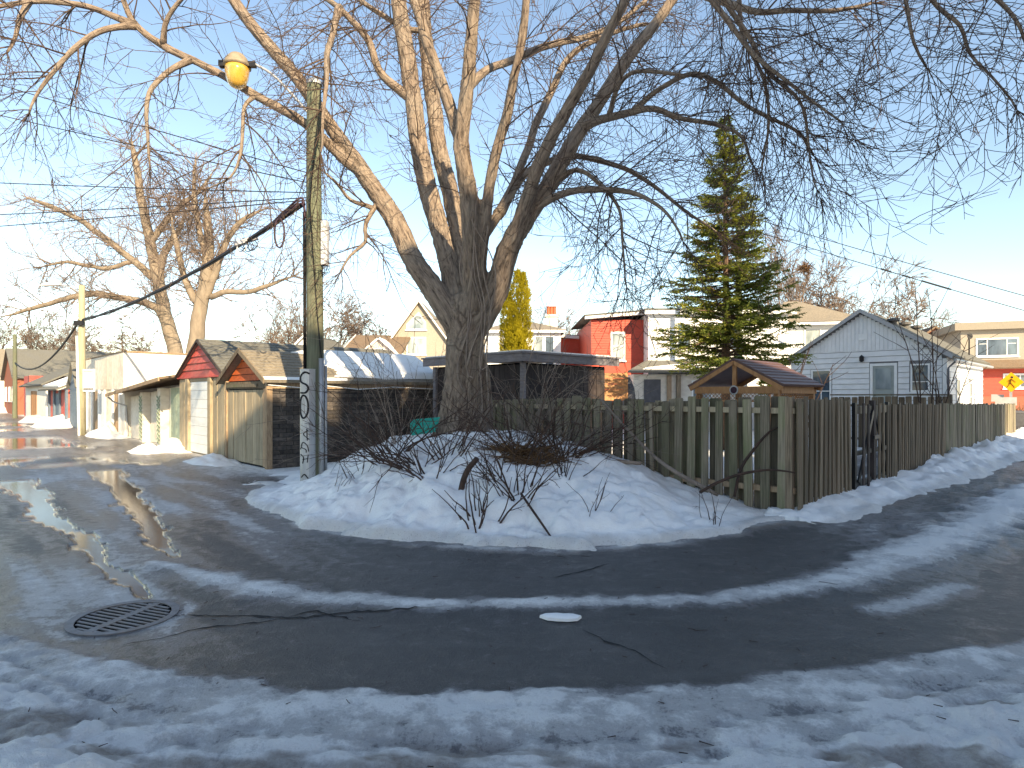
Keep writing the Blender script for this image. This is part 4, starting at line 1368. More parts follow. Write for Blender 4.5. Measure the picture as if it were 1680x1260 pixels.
obj('brick_base', MB().box(-0.05, 12.1, -0.1, 0.04, 0, 1.7), brick_red, g)
g = thing('brick_chimney_house', 'brown brick house with stepped chimney behind the white bungalow', 'house', (35.5, 57.0, 0), math.radians(-15), HG)
obj('wall', gable_wall(7, 9, 5.2, 8.0), brick_red, g)
gable_roof(g, 7, 9, 5.2, 8.0, shingle_brown, 0.3, 0.3, 0.14)
obj('chimney', MB().box(0.6, 1.6, 1.2, 2.0, 5.5, 8.3).box(0.5, 1.7, 1.1, 2.1, 8.301, 8.5), brick_red, g)
window(g, ('front', -0.002), 2.9, 3.4, 1.2, 1.4)

# ------------------------------------------------------------------ unseen blocks added behind the viewer, shaped to cast shade over the corner
g = thing('shade_block', 'added unseen brick block behind the viewer that keeps the corner in shade', 'shade block', (0, -14.0, 0), 0.0)
obj('wall', MB().box(3.0, 24.0, -8, 0, -0.1, 18.2), brick_red, g)
obj('shade_tower', MB().box(11.3, 12.75, -1.4, 0.0, 18.202, 19.9), brick_red, g)  # added rooftop boxes, placed to shade the trunk and right limbs
obj('shade_tower', MB().box(13.65, 17.8, -1.6, 0.0, 18.204, 24.0), brick_red, g)
for i in range(5):
    for k in range(6):
        window(g, ('left', 3.0), -7.2 + 1.25 * k, 1.4 + 3.3 * i, 0.9, 1.6)
g = thing('side_shade_block', 'second added brick block outside the view that shades the long fence', 'shade block', (0, -8.0, 0), 0.0)  # unseen block added to shade the long fence and bungalow gable
obj('wall', MB().box(24.05, 33.4, -7, 0, -0.1, 23.6), brick_red, g)
obj('shade_parapet', MB().box(24.0, 33.45, -7.05, 0.05, 23.61, 24.2), brick_red, g)
for i in range(6):
    for k in range(4):
        window(g, ('left', 24.05), -6.5 + 1.6 * k, 1.4 + 3.4 * i, 1.0, 1.7)
# ------------------------------------------------------------------ board fence, short side (faces the mound)
def picket_mesh(w, h, t, kind):
    mb = MB()
    c = 0.012
    mb.prism_y([(-w / 2, 0), (w / 2, 0), (w / 2, h - c), (w / 2 - c, h), (-w / 2 + c, h), (-w / 2, h - c)], -t / 2, t / 2)
    me = mb.mesh('picket')
    return me


pm_w = picket_mesh(0.14, 1.0, 0.026, 0); pm_w.materials.append(wood_grey)
pm_b = picket_mesh(0.14, 1.0, 0.026, 0); pm_b.materials.append(wood_brown)
A_rot = math.atan2(U2.y, U2.x)          # local x runs along u, local -y ... faces
fa = thing('board_fence', 'mossy grey board fence behind the snow mound, boards on both sides of rails', 'fence', (FC.x, FC.y, 0), A_rot)
LA = 7.2


def ztop_a(a):
    return 1.72 + 0.03 * math.sin(a * 1.7)


a = 0.20
i = 0
while a < LA:
    zb = 0.02
    o = obj('picket', pm_w, None, fa, (a, 0.035, zb))
    o.scale = (uni(0.85, 1.12) if i not in (9,) else 0.5, uni(0.9, 1.1), ztop_a(a) - zb + uni(-0.07, 0.05))
    o.rotation_euler = (uni(-0.02, 0.02), uni(-0.022, 0.022), uni(-0.08, 0.08))
    o = obj('picket', pm_w, None, fa, (a + 0.125, -0.105, zb))
    o.scale = (uni(1.45, 1.62), 1, ztop_a(a) - zb + uni(-0.03, 0.05))
    o.rotation_euler = (0, uni(-0.012, 0.012), 0)
    a += uni(0.235, 0.262)
    i += 1
for zr in (0.33, 1.52):
    obj('rail', MB().box(0.03, LA, -0.09, 0.018, zr, zr + 0.085), wood_pale if zr > 1 else wood_trim, fa)
for a in (0.02, 2.45, 4.9, 7.2):
    obj('post', MB().box(a - 0.045, a + 0.045, -0.19, -0.122, 0, 1.7), wood_grey, fa)

# ------------------------------------------------------------------ long side of the fence, along the right lane, and its gate
B_rot = math.atan2(V2.y, V2.x)
fb = thing('lane_fence', 'long brown picket fence running beside the right lane, partly leaning', 'fence', (FC.x, FC.y, 0), B_rot)


def ztop_b(s):
    return float(np.interp(s, [0, 2.4, 4.7, 8, 14, 22], [1.74, 1.70, 1.60, 1.57, 1.50, 1.42]))


s = 0.07
i = 0
while s < 22.0:
    if 2.45 < s < 4.65:
        s = 4.66
    near = s < 2.5
    sp = 0.20 if near else (0.155 if s < 9.5 else 0.128)
    w = 0.115 if near else (0.092 if s < 9.5 else 0.126)
    lean = 0.0
    if 7.2 < s < 9.6:
        lean = 0.13 * (s - 7.2) / 2.4
    if 9.6 <= s < 10.4:
        lean = 0.03
    o = obj('picket', pm_b if near or s < 9.6 else pm_w, None, fb, (s, -0.03, 0.02))
    o.scale = (w / 0.14 * uni(0.9, 1.06), uni(0.9, 1.2), ztop_b(s) + uni(-0.03, 0.03))
    o.rotation_euler = (uni(-0.012, 0.012), lean + uni(-0.012, 0.012), uni(-0.09, 0.09))
    if s < 9.5:
        o = obj('back_picket', pm_b, None, fb, (s + sp * 0.5, 0.075, 0.02)); o.scale = (w / 0.14 * 1.1, 1, ztop_b(s) - 0.02); o.rotation_euler = (0, lean, 0)
    s += sp * uni(0.97, 1.03)
    i += 1
for s0, s1 in ((0.05, 2.42), (4.68, 9.5), (9.6, 15.5), (15.6, 22.0)):
    for zr in (0.35, 1.3):
        obj('rail', MB().hexa([(s0, 0.0, zr), (s1, 0.0, zr), (s1, 0.04, zr), (s0, 0.04, zr)], [(s0, 0.0, zr + 0.085), (s1, 0.0, zr + 0.085), (s1, 0.04, zr + 0.085), (s0, 0.04, zr + 0.085)]), wood_brown, fb)
for s in (0.0, 2.5, 4.64, 9.55, 15.55, 22.05):
    obj('post', MB().box(s - 0.05, s + 0.05, 0.045, 0.145, 0, ztop_b(s) + 0.03), wood_brown, fb)
for s in np.arange(9.7, 22.0, 0.128):
    if rnd() < 0.5:
        o = obj('back_picket', pm_w, None, fb, (float(s), 0.07, 0.02)); o.scale = (0.9, 1, ztop_b(s) - 0.03)

p = FC + V2 * 2.52
gt = thing('gate', 'black braced gate with thin slats in the long fence', 'gate', (p.x, p.y, 0), B_rot)
obj('frame', MB().box(0.03, 0.12, -0.03, 0.03, 0.12, 1.66).box(2.02, 2.11, -0.03, 0.03, 0.12, 1.66).box(0.12, 2.02, -0.03, 0.03, 0.16, 0.27).box(0.12, 2.02, -0.03, 0.03, 1.46, 1.60).box(0.12, 2.02, -0.03, 0.03, 0.72, 0.80), black_metal, gt)
obj('brace', MB().beam((0.15, -0.045, 0.25), (1.0, -0.045, 1.5), 0.03, 0.09), black_metal, gt)
obj('brace', MB().beam((1.95, -0.045, 0.25), (1.1, -0.045, 1.5), 0.03, 0.09), black_metal, gt)
obj('gate_post', MB().box(1.0, 1.12, -0.06, 0.03, 0.05, 1.70), wood_dark, gt)
for x in (0.34, 0.62, 1.28, 1.55, 1.82):
    o = obj('slat', MB().box(x - 0.045, x + 0.045, -0.085, -0.062, 0.08, 1.64 + uni(-0.04, 0.05)), wood_dark if x < 1 else wood_brown, gt)
obj('latch', MB().box(0.9, 1.2, -0.10, -0.062, 0.98, 1.05), black_metal, gt)

# ------------------------------------------------------------------ fence further inside the yard, in front of the bungalow
p0 = Vector((13.75, 19.3)); p1 = Vector((11.3, 21.6))
dv = p1 - p0
f2 = thing('yard_fence', 'brown board fence in the yard, right below the white bungalow door', 'fence', (p0.x, p0.y, 0), math.atan2(dv.y, dv.x))
L = dv.length
x = 0.0
while x < L:
    o = obj('picket', pm_b, None, f2, (x, 0.03, 0.0)); o.scale = (1.25, 1, 1.74 + uni(-0.02, 0.02)); o.rotation_euler = (0, uni(-0.01, 0.01), 0)
    x += 0.20
obj('cap_rail', MB().box(-0.1, L, -0.06, 0.09, 1.78, 1.83), wood_grey, f2)
obj('rail', MB().box(-0.05, L, -0.06, 0.0, 1.4, 1.48), wood_brown, f2)
obj('post', MB().box(-0.16, -0.06, -0.06, 0.04, 0, 1.82), wood_grey, f2)

# ------------------------------------------------------------------ dark flat-roofed shed behind the tree
c0 = Vector((0.27, 15.0))
sh = thing('dark_shed', 'dark stained plank shed with flat roof, behind the big tree and fence', 'shed', (c0.x, c0.y, 0), B_rot)
# local x along v (right, away), local y along u (left, away)
LX, LY, HT = 3.4, 3.6, 2.62
obj('wall', MB().box(0.06, LX - 0.05, 0.06, LY - 0.05, -0.1, HT - 0.02), pit_black, sh)
n = 17
for i in range(n):
    x0 = 0.08 + i * (LX - 0.16) / n
    obj('plank', MB().box(x0, x0 + (LX - 0.16) / n - 0.012, 0.02 + uni(0, 0.012), 0.058, 0.02, HT - 0.06), wood_dark, sh)
for i in range(n):
    y0 = 0.08 + i * (LY - 0.16) / n
    obj('plank', MB().box(0.02 + uni(0, 0.012), 0.058, y0, y0 + (LY - 0.16) / n - 0.012, 0.02, HT - 0.06), wood_dark, sh)
obj('corner_post', MB().box(-0.05, 0.055, -0.05, 0.055, 0, HT - 0.02), wood_grey_board, sh)
obj('corner_post', MB().box(-0.05, 0.055, LY - 0.1, LY + 0.02, 0, HT - 0.02), wood_grey_board, sh)
obj('fascia', MB().box(-0.2, LX + 0.3, -0.2, -0.16, HT, HT + 0.2), wood_grey_board, sh)
obj('fascia', MB().box(-0.2, -0.16, -0.158, LY + 0.3, HT, HT + 0.2), wood_grey_board, sh)
for i in range(9):
    x0 = 0.2 + i * 0.36
    obj('rafter_end', MB().box(x0, x0 + 0.05, -0.158, 0.05, HT + 0.0, HT + 0.1), wood_dark, sh)
obj('roof', MB().box(-0.24, LX + 0.34, -0.24, LY + 0.34, HT + 0.205, HT + 0.25), wood_grey_board, sh)
me = MB().box(-0.15, LX + 0.25, -0.15, LY + 0.25, HT + 0.252, HT + 0.285)
obj('roof_snow', me, roof_snow, sh)

# ------------------------------------------------------------------ gazebo
c0 = Vector((4.77, 13.0))
gz = thing('gazebo', 'small cedar gazebo with plum metal roof and lattice rail inside the yard', 'gazebo', (c0.x, c0.y, 0), LANE_ROT)
W, D, EV, RG = 1.0, 2.0, 2.0, 2.57
for sx in (-1, 1):
    cs = [(sx * (W + 0.06), -0.12, EV), (sx * (W + 0.06), D + 0.12, EV), (0, D + 0.12, RG), (0, -0.12, RG)]
    r = obj('roof', slab(*cs, 0.03), roof_plum, gz)
    shingle_rows(r, *cs, 0.145, roof_plum, 'roof_strip')
    obj('rafter', MB().beam((sx * (W + 0.02), -0.09, EV - 0.07), (0, -0.09, RG - 0.07), 0.05, 0.09), wood_cedar, gz)
    obj('rafter', MB().beam((sx * (W + 0.02), D, EV - 0.07), (0, D, RG - 0.07), 0.05, 0.09), wood_cedar, gz)
    for yy in (0.03, D - 0.08):
        obj('post', MB().box(sx * 0.86 - 0.05, sx * 0.86 + 0.05, yy - 0.05, yy + 0.05, 0, EV - 0.05), wood_cedar, gz)
    obj('side_beam', MB().box(sx * 0.9 - 0.03, sx * 0.9 + 0.03, 0.09, D - 0.14, 1.83, 1.98), wood_cedar, gz)
obj('ridge_beam', MB().box(-0.03, 0.03, -0.06, D, RG - 0.16, RG - 0.05), wood_cedar, gz)
obj('front_beam', MB().box(-0.92, 0.92, -0.07, -0.025, 1.83, 1.98), wood_cedar, gz)
obj('back_beam', MB().box(-0.92, 0.92, D - 0.02, D + 0.03, 1.83, 1.98), wood_cedar, gz)
obj('king_post', MB().box(-0.045, 0.045, -0.065, -0.02, 1.985, RG - 0.11), wood_cedar, gz)
obj('medallion_ring', MB().lathe([(0.09, 0), (0.10, 0.012), (0.085, 0.02)], 0, 0, 20).mapped(lambda x, y, z: (0.0 + x, -0.072 - z, 1.905 + y)), grey_trim, gz)
obj('medallion', MB().lathe([(0.075, 0.012), (0.07, 0.026), (0.02, 0.03)], 0, 0, 20).mapped(lambda x, y, z: (0.0 + x, -0.072 - z, 1.905 + y)), M('plum disc', (0.05, 0.02, 0.035), (0.03, 0.012, 0.02), 5), gz)


def lattice(root, p_a, p_b, z0, z1, step):
    a = Vector(p_a); b = Vector(p_b)
    L = (b - a).length
    dxy = (b - a).normalized()
    h = z1 - z0
    n = int(L / step)
    for i in range(n + 1):
        x = i * L / n
        for sgn, off in ((1, 0.0), (-1, 0.008)):
            e = x + sgn * h
            e2 = min(max(e, 0), L)
            zz = z0 + abs(e2 - x)
            nrm = Vector((-dxy.y, dxy.x, 0)) * off
            q0 = a + dxy * x + nrm; q1 = a + dxy * e2 + nrm
            if (q1 - q0).length < 0.02:
                continue
            obj('lattice_slat', MB().beam((q0.x, q0.y, z0), (q1.x, q1.y, zz), 0.006, 0.022, (dxy.y, -dxy.x, 0)), wood_cedar, root)


lattice(gz, (-0.92, -0.05, 0), (0.92, -0.05, 0), 1.69, 1.83, 0.085)
lattice(gz, (0.90, 0.02, 0), (0.90, D, 0), 1.69, 1.83, 0.085)
obj('lattice_rail', MB().box(-0.93, 0.93, -0.065, -0.02, 1.655, 1.688), wood_cedar, gz)

# ------------------------------------------------------------------ yard bits beyond the fence
o = thing('cedar_panel', 'orange cedar fence panel lit by the sun between dark shed and porch', 'fence panel', (*P(984, 648, 22).xy, 0), math.radians(8))
for i in range(5):
    obj('board', MB().box(0, 1.05, -0.02, 0.02, 1.6 + 0.2 * i, 1.79 + 0.2 * i), wood_cedar, o)
obj('post', MB().box(-0.06, 0.03, 0.022, 0.1, 0, 2.65), wood_cedar, o)
obj('post', MB().box(0.95, 1.05, 0.022, 0.1, 0, 2.65), wood_cedar, o)
o = thing('covered_grill', 'dark folded parasol cover standing beside the porch', 'parasol', (*P(1032, 648, 22.5).xy, 0), 0)
obj('cover', MB().lathe([(0.12, 0.8), (0.22, 1.2), (0.24, 1.7), (0.2, 2.05), (0.08, 2.35), (0.03, 2.45)], 0, 0, 12), M('grey blue cloth', (0.10, 0.11, 0.14), (0.06, 0.065, 0.08), 5), o)
obj('pole', MB().lathe([(0.03, 0), (0.03, 0.8)], 0, 0, 8), black_metal, o)

# ------------------------------------------------------------------ the teal lid leaning by the trunk
p = P(697, 690, 11.3)
zt = mound_z(p.x, p.y) + 0.10
o = thing('teal_lid', 'teal plastic lid leaning in snow against the tree trunk', 'lid', (p.x, p.y, zt - 0.04), math.radians(10))
mb = MB().prism_y([(-0.26, 0.05), (-0.24, 0.0), (0.20, 0.06), (0.28, 0.34), (-0.20, 0.30), (-0.27, 0.22)], -0.02, 0.02)
obj('panel', mb, teal_plastic, o)
obj('raised_mark', MB().prism_y([(-0.05, 0.22), (0.0, 0.10), (0.05, 0.22), (0.035, 0.22), (0.0, 0.13), (-0.035, 0.22)], -0.026, -0.021), M('pale teal', (0.08, 0.42, 0.35), (0.06, 0.38, 0.32), 4), o)

# ------------------------------------------------------------------ utility poles, lamp, cables
PX, PY = -4.05, 12.5
pb = mound_z(PX, PY)
up = thing('utility_pole', 'tall wooden utility pole with graffiti tagged steel guard beside the mound', 'utility pole', (PX, PY, pb - 0.1), 0)
H = 8.15 - pb + 0.1
hts = np.linspace(0, H, 24)
obj('shaft', MB().tube([(0.015 * math.sin(h * 0.7), 0, h) for h in hts], [0.185 - 0.045 * h / H for h in hts], 18).mesh('shaft', True), pole_wood, up)
obj('cap', MB().lathe([(0.155, H), (0.155, H + 0.06), (0.10, H + 0.12)], 0.0, 0, 16), grey_metal, up)


def shell(cx, cy, r, a0, a1, z0, z1, t=0.006, n=10):
    mb = MB(); vs = []
    for k in range(n + 1):
        a = a0 + (a1 - a0) * k / n
        for rr, z in ((r, z0), (r + t, z0), (r + t, z1), (r, z1)):
            vs.append((cx + rr * math.cos(a), cy + rr * math.sin(a), z))
    fs = [(4 * k + i, 4 * k + (i + 1) % 4, 4 * k + 4 + (i + 1) % 4, 4 * k + 4 + i) for k in range(n) for i in range(4)]
    fs += [(0, 1, 2, 3), (4 * n + 3, 4 * n + 2, 4 * n + 1, 4 * n)]
    return mb.add(vs, fs)


gd = obj('cable_guard', shell(-0.075, -0.10, 0.17, math.radians(160), math.radians(330), -0.1, 2.28, 0.008, 12), grey_metal, up)


def on_guard(sx, sz):          # strokes on the steel guard, sx -1..1 across, sz metres up
    a = math.radians(245) + sx * math.radians(62)
    return (-0.075 + 0.181 * math.cos(a), -0.10 + 0.181 * math.sin(a), sz)


def stroke(pts, r=0.016):
    p = spline([(*on_guard(a, b), 0) for a, b in pts], 0.02)[:, :3]
    obj('graffiti', MB().tube([tuple(q) for q in p], [r] * len(p), 6), ink_black, gd)


stroke([(0.75, 2.18), (0.2, 2.21), (-0.35, 2.12), (-0.25, 2.02), (0.4, 1.96), (0.6, 1.88), (0.3, 1.80), (-0.3, 1.80)], 0.020)
stroke([(0.1 + 0.5 * math.sin(k * 2 * math.pi / 12), 1.52 + 0.23 * math.cos(k * 2 * math.pi / 12)) for k in range(13)], 0.020)
stroke([(0.6, 1.05), (0.1, 0.97), (0.7, 0.86)], 0.011)
stroke([(0.45, 1.08), (0.5, 0.84)], 0.011)
stroke([(-0.35, 0.66), (0.0, 0.80), (0.5, 0.74), (0.65, 0.62)], 0.011)
stroke([(-0.25, 0.70), (0.35, 0.66), (0.4, 0.60)], 0.011)
stroke([(-0.3, 0.56), (0.1, 0.50), (0.0, 0.38)], 0.011)
stroke([(0.6, 0.56), (0.5, 0.40)], 0.011)
stroke([(0.0, 0.46), (0.6, 0.48)], 0.011)
stroke([(-0.2, 0.10), (0.2, 0.16), (0.6, 0.08)], 0.013)
obj('conduit', MB().tube([(0.17, -0.10, -0.1), (0.17, -0.10, 2.5)], [0.055, 0.055], 10).mesh('conduit', True), grey_metal, up)
obj('conduit', MB().tube([(0.235, -0.02, -0.1), (0.235, -0.02, 2.35)], [0.03, 0.03], 8).mesh('conduit', True), grey_metal, up)
obj('riser_cable', MB().tube([(0.17, -0.10, 2.5), (0.10, -0.15, 3.4), (0.02, -0.16, 4.6), (-0.04, -0.17, 5.6), (0.03, -0.16, 6.5)], [0.014] * 5, 6), rubber, up)
for dx in (0.0, 0.03, 0.055):
    obj('riser_cable', MB().tube([(-0.16 - dx * 0.4, -0.05 - dx, 2.2), (-0.165 - dx * 0.4, -0.05 - dx, 4.0), (-0.16 - dx, -0.04, 5.5)], [0.014] * 3, 6), rubber, up)
bx = obj('equipment_box', MB().box(0.16, 0.29, -0.10, 0.05, 4.55 - pb, 5.45 - pb), grey_plastic, up)
for k in range(4):
    obj('box_lead', MB().tube([(0.19 + 0.02 * k, -0.03, 4.55 - pb), (0.18 + 0.05 * k, -0.06, 4.4 - pb), (0.2 + 0.03 * k, -0.04, 4.3 - pb + 0.03 * k), (0.14, -0.05, 4.42 - pb)], [0.008] * 4, 5), rubber, bx)
# curved lamp arm and globe lamp
arm = [(-0.10, -0.05, 7.65 - pb), (-0.45, -0.05, 8.05 - pb), (-0.85, -0.06, 8.45 - pb), (-1.22, -0.08, 8.66 - pb)]
arm = [tuple(q) for q in spline([(*a, 0) for a in arm], 0.08)[:, :3]]
obj('lamp_arm', MB().tube(arm, [0.028] * len(arm), 8).mesh('lamp_arm', True), grey_metal, up)
lx, lz = -1.55, 8.50 - pb
hd = obj('lamp_housing', MB().lathe([(0.27, lz + 0.08), (0.26, lz + 0.13), (0.20, lz + 0.25), (0.13, lz + 0.33), (0.04, lz + 0.36)], lx, -0.08, 20).mesh('lamp_housing', True), M('dull lamp metal', (0.34, 0.28, 0.2), (0.22, 0.18, 0.13), 8, metal=0.2), up)
m_, nt, b_ = new_mat('amber lamp bowl')
tc = nt.nodes.new('ShaderNodeTexCoord')
c_ = ramp(nt, nz(nt, tc.outputs['Object'], 3, 4), [(0.3, (0.55, 0.30, 0.04)), (0.7, (0.72, 0.45, 0.09))])
nt.links.new(c_, b_.inputs['Base Color'])
b_.inputs['Roughness'].default_value = 0.2
b_.inputs['Transmission Weight'].default_value = 0.25
obj('lamp_bowl', MB().lathe([(0.235, lz + 0.079), (0.235, lz - 0.02), (0.215, lz - 0.16), (0.16, lz - 0.29), (0.08, lz - 0.34), (0.01, lz - 0.35)], lx, -0.08, 20).mesh('lamp_bowl', True), m_, hd)
obj('lamp_hinge', MB().box(lx - 0.36, lx - 0.24, -0.14, -0.02, lz + 0.08, lz + 0.20).box(lx + 0.22, lx + 0.38, -0.13, -0.03, lz + 0.08, lz + 0.18), black_metal, hd)


def sag(a, b, s, n=14):
    a = Vector(a); b = Vector(b)
    return [a.lerp(b, i / n) + Vector((0, 0, -s * 4 * (i / n) * (1 - i / n))) for i in range(n + 1)]


# far pole
FP = G0 + U2 * 18.3 - V2 * 0.9
fp = thing('utility_pole', 'far pale utility pole with a street lamp by the white workshop', 'utility pole', (FP.x, FP.y, 0), 0)
obj('shaft', MB().tube([(0, 0, 0), (0.0, 0, 3), (0, 0, 6.7)], [0.17, 0.15, 0.12], 12).mesh('shaft', True), M('pale pole wood', (0.40, 0.36, 0.24), (0.24, 0.22, 0.15), 4, (9, 9, 0.4), 0.85, 0.4, 0.008), fp)  # paler wood tone than the near pole
obj('lamp_arm', MB().tube([(0, 0, 6.3), (-0.5, 0, 6.62), (-1.0, -0.05, 6.75)], [0.03] * 3, 8), grey_metal, fp)
obj('lamp_head', MB().hexa([(-1.75, -0.2, 6.66), (-0.9, -0.14, 6.70), (-0.9, 0.06, 6.70), (-1.75, 0.1, 6.66)], [(-1.6, -0.14, 6.80), (-0.95, -0.1, 6.86), (-0.95, 0.02, 6.86), (-1.6, 0.04, 6.80)]), grey_plastic, fp)
obj('conduit', MB().tube([(0.0, -0.17, 0), (-0.1, -0.17, 4.4)], [0.05, 0.05], 8), white_trim, fp)
obj('transformer_bracket', MB().box(-0.2, 0.2, -0.25, -0.15, 4.9, 5.1), black_metal, fp)
sg = thing('workshop_sign', 'white rectangular sign with small dark lettering beside the far utility pole', 'sign', (FP.x + 0.2, FP.y - 0.1, 0), math.radians(-20))
obj('board', MB().box(-0.1, 0.66, -0.03, 0.0, 1.95, 2.95), white_trim, sg)
for r_, z_ in ((0, 2.02), (1, 2.83)):
    x = -0.04
    while x < 0.56:
        w_ = uni(0.035, 0.07)
        obj('lettering', MB().box(x, x + w_, -0.036, -0.0305, z_, z_ + (0.085 if r_ == 0 else 0.03)), ink_black, sg)
        x += w_ + 0.025
obj('bracket', MB().box(-0.2, -0.1, -0.02, 0.02, 2.4, 2.46), black_metal, sg)
obj('bracket', MB().box(0.24, 0.30, 0.001, 0.05, 0.0, 2.6), grey_metal, sg)
P3 = G0 + U2 * 46 - V2 * 0.9
fp3 = thing('utility_pole', 'farthest thin dark utility pole down the left lane', 'utility pole', (P3.x, P3.y, 0), 0)
obj('shaft', MB().tube([(0, 0, 0), (0, 0, 6.5)], [0.17, 0.12], 10), pole_wood, fp3)

cab = thing('cable_bundle', 'thick black cable bundle slung from near pole down to the far pole', 'cable', (PX, PY, pb), 0)
a0 = Vector((-0.22, 0.02, 5.72 - pb)); a1 = Vector((FP.x - PX + 0.1, FP.y - PY - 0.1, 5.15 - pb))
path = sag(a0, a1, 0.35, 22)
obj('cable', MB().tube(path, [0.038] * len(path), 7).mesh('cable', True), rubber, cab)
tw = [q + Vector((0, 0.02 * math.cos(i * 1.7), 0.05 + 0.015 * math.sin(i * 1.9))) for i, q in enumerate(path)]
obj('cable', MB().tube(tw, [0.018] * len(tw), 6).mesh('cable', True), cable_purple, cab)
tw = [q + Vector((0, -0.03, -0.035 - 0.04 * math.sin(i * 2.3) ** 2)) for i, q in enumerate(path)]
obj('cable', MB().tube(tw, [0.014] * len(tw), 6).mesh('cable', True), rubber, cab)
for dz, rr in ((0.06, 0.022), (0.0, 0.018), (-0.05, 0.018)):
    pts = [tuple(q) for q in spline([(-0.16, -0.1, 5.45 - pb + dz, 0), (-0.20, -0.1, 5.72 - pb + dz, 0), (-0.30, -0.06, 5.75 - pb + dz, 0), (-0.45, 0.0, 5.66 - pb + dz, 0), (*path[2], 0)], 0.06)[:, :3]]
    obj('cable', MB().tube(pts, [rr] * len(pts), 6).mesh('cable', True), cable_purple, cab)
lp = [(-0.72 + 0.10 * math.sin(k * 2 * math.pi / 16), 0.0, 5.12 - pb + 0.30 * math.cos(k * 2 * math.pi / 16)) for k in range(17)]
obj('spare_loop', MB().tube(lp, [0.02] * 17, 6).mesh('spare_loop', True), cable_purple, cab)
pq = path[3]
for k in range(7):
    c_ = pq + Vector((uni(-0.35, 0.3), uni(-0.05, 0.05), uni(-0.12, 0.08)))
    ring = [c_ + Vector((0.11 * math.sin(j * 2 * math.pi / 12) * uni(0.8, 1.2), 0.03 * math.sin(j), 0.13 * math.cos(j * 2 * math.pi / 12) - 0.08)) for j in range(13)]
    obj('lashing', MB().tube(ring, [0.010] * 13, 5), rubber if k % 3 else white_trim, cab)
obj('splice_case', MB().beam(pq + Vector((-0.3, -0.02, -0.09)), pq + Vector((0.25, -0.02, 0.07)), 0.09, 0.09), grey_plastic, cab)
far = thing('far_cable', 'thin cable bundle running on from the far pole down the lane', 'cable', (FP.x, FP.y, 0), 0)
pth = sag((0, -0.15, 5.1), (P3.x - FP.x, P3.y - FP.y, 4.3), 1.2, 16)
obj('cable', MB().tube(pth, [0.05] * len(pth), 6), rubber, far)


def wire(label, a, b, s, r):
    pts = sag(a, b, s * 0.3, 20)
    o = obj('overhead_wire', MB().tube(pts, [r] * len(pts), 5).mesh('overhead_wire', True), rubber)
    tag(o, label, 'wire', 'overhead wires')


pole_hook = lambda z: (PX - 0.12, PY, z)
WL = Vector((-15.5, 15.0, 0))
for yl, zp, lab in ((137, 6.35, 'topmost thin wire crossing the upper left sky to the near pole'), (187, 6.15, 'second thin wire from the top in the upper left sky'),
                    (298, 5.95, 'third wire from the top, just above the left background trees'), (350, 5.85, 'fourth wire from the top across the left background trees'),
                    (369, 5.80, 'lowest of the five thin wires left of the near pole')):
    zl = CAMH + (HOR - yl) / F * 15.0
    a = Vector((-0.84 * 15.0, 15.0, zl)); b = Vector(pole_hook(zp))
    e = b + (a - b) * 1.5
    wire(lab, b, e, 0.12, 0.011)
for (p0, p1, lab) in (((1215, 352), (1760, 507), 'upper thin wire descending to the picture edge right of the spruce'), ((1215, 372), (1760, 532), 'lower thin wire descending to the picture edge right of the spruce')):
    wire(lab, P(*p0, 27), P(*p1, 25), 0.15, 0.016)
for (u0, u1, yy) in ((1445, 1462, 466), (1480, 1493, 467), (1512, 1560, 478)):
    a = P(u0, np.interp(u0, [1215, 1760], [372, 532]), np.interp(u0, [1215, 1760], [27, 25])); b = P(u1, np.interp(u1, [1215, 1760], [372, 532]), np.interp(u1, [1215, 1760], [27, 25]))
    b.z += 0.0
    dz = Vector((0, 0, -0.16 * (u0 - 1215) / 545 * (1760 - u0) / 545))
    tag(obj('wire_sleeve', MB().tube([a + dz, b + dz], [0.035, 0.035], 6), rubber), {1445: 'short black sleeve on the right wire nearest the spruce', 1480: 'middle short black sleeve on the right wire', 1512: 'longest black sleeve on the right wire'}[u0], 'wire sleeve', 'sleeves on the right wire')
p = P(1212, 648, 27)
fp4 = thing('utility_pole', 'utility pole hidden behind the tall spruce tree', 'utility pole', (p.x, p.y, 0), 0)
obj('shaft', MB().tube([(0, 0, 0), (0, 0, 9.6)], [0.16, 0.12], 10), pole_wood, fp4)

# ------------------------------------------------------------------ road signs at the end of the right lane
p = P(1659, 648, 25)
sg = thing('crossing_sign', 'yellow diamond pedestrian crossing sign on post at the end of the lane', 'road sign', (p.x, p.y, 0), math.radians(-30))
zc = CAMH + (HOR - 627) / F * 25
r_ = 0.41
obj('post', MB().box(-0.04, 0.04, 0.012, 0.09, 0, zc + 0.3), grey_metal, sg)
obj('plate', MB().prism_y([(-r_, zc), (0, zc - r_), (r_, zc), (0, zc + r_)], -0.01, 0.008), yellow_sign, sg)
fig = [MB().lathe([(0.045, 0), (0.045, 0.004)], 0, 0, 12).mapped(lambda x, y, z: (0.02 + x, -0.016 + z, zc + 0.2 + y)),
       MB().beam((0.0, -0.014, zc + 0.14), (-0.02, -0.014, zc - 0.04), 0.006, 0.10, (0, 1, 0)),
       MB().beam((-0.02, -0.014, zc - 0.03), (-0.14, -0.014, zc - 0.22), 0.006, 0.05, (0, 1, 0)),
       MB().beam((-0.01, -0.014, zc - 0.03), (0.12, -0.014, zc - 0.22), 0.006, 0.05, (0, 1, 0)),
       MB().beam((0.02, -0.014, zc + 0.12), (0.14, -0.014, zc + 0.0), 0.006, 0.035, (0, 1, 0)),
       MB().beam((-0.03, -0.014, zc + 0.12), (-0.13, -0.014, zc + 0.02), 0.006, 0.035, (0, 1, 0))]
mb = MB()
for f_ in fig:
    mb.add(f_.v, f_.f)
obj('walking_figure', mb, ink_black, sg)
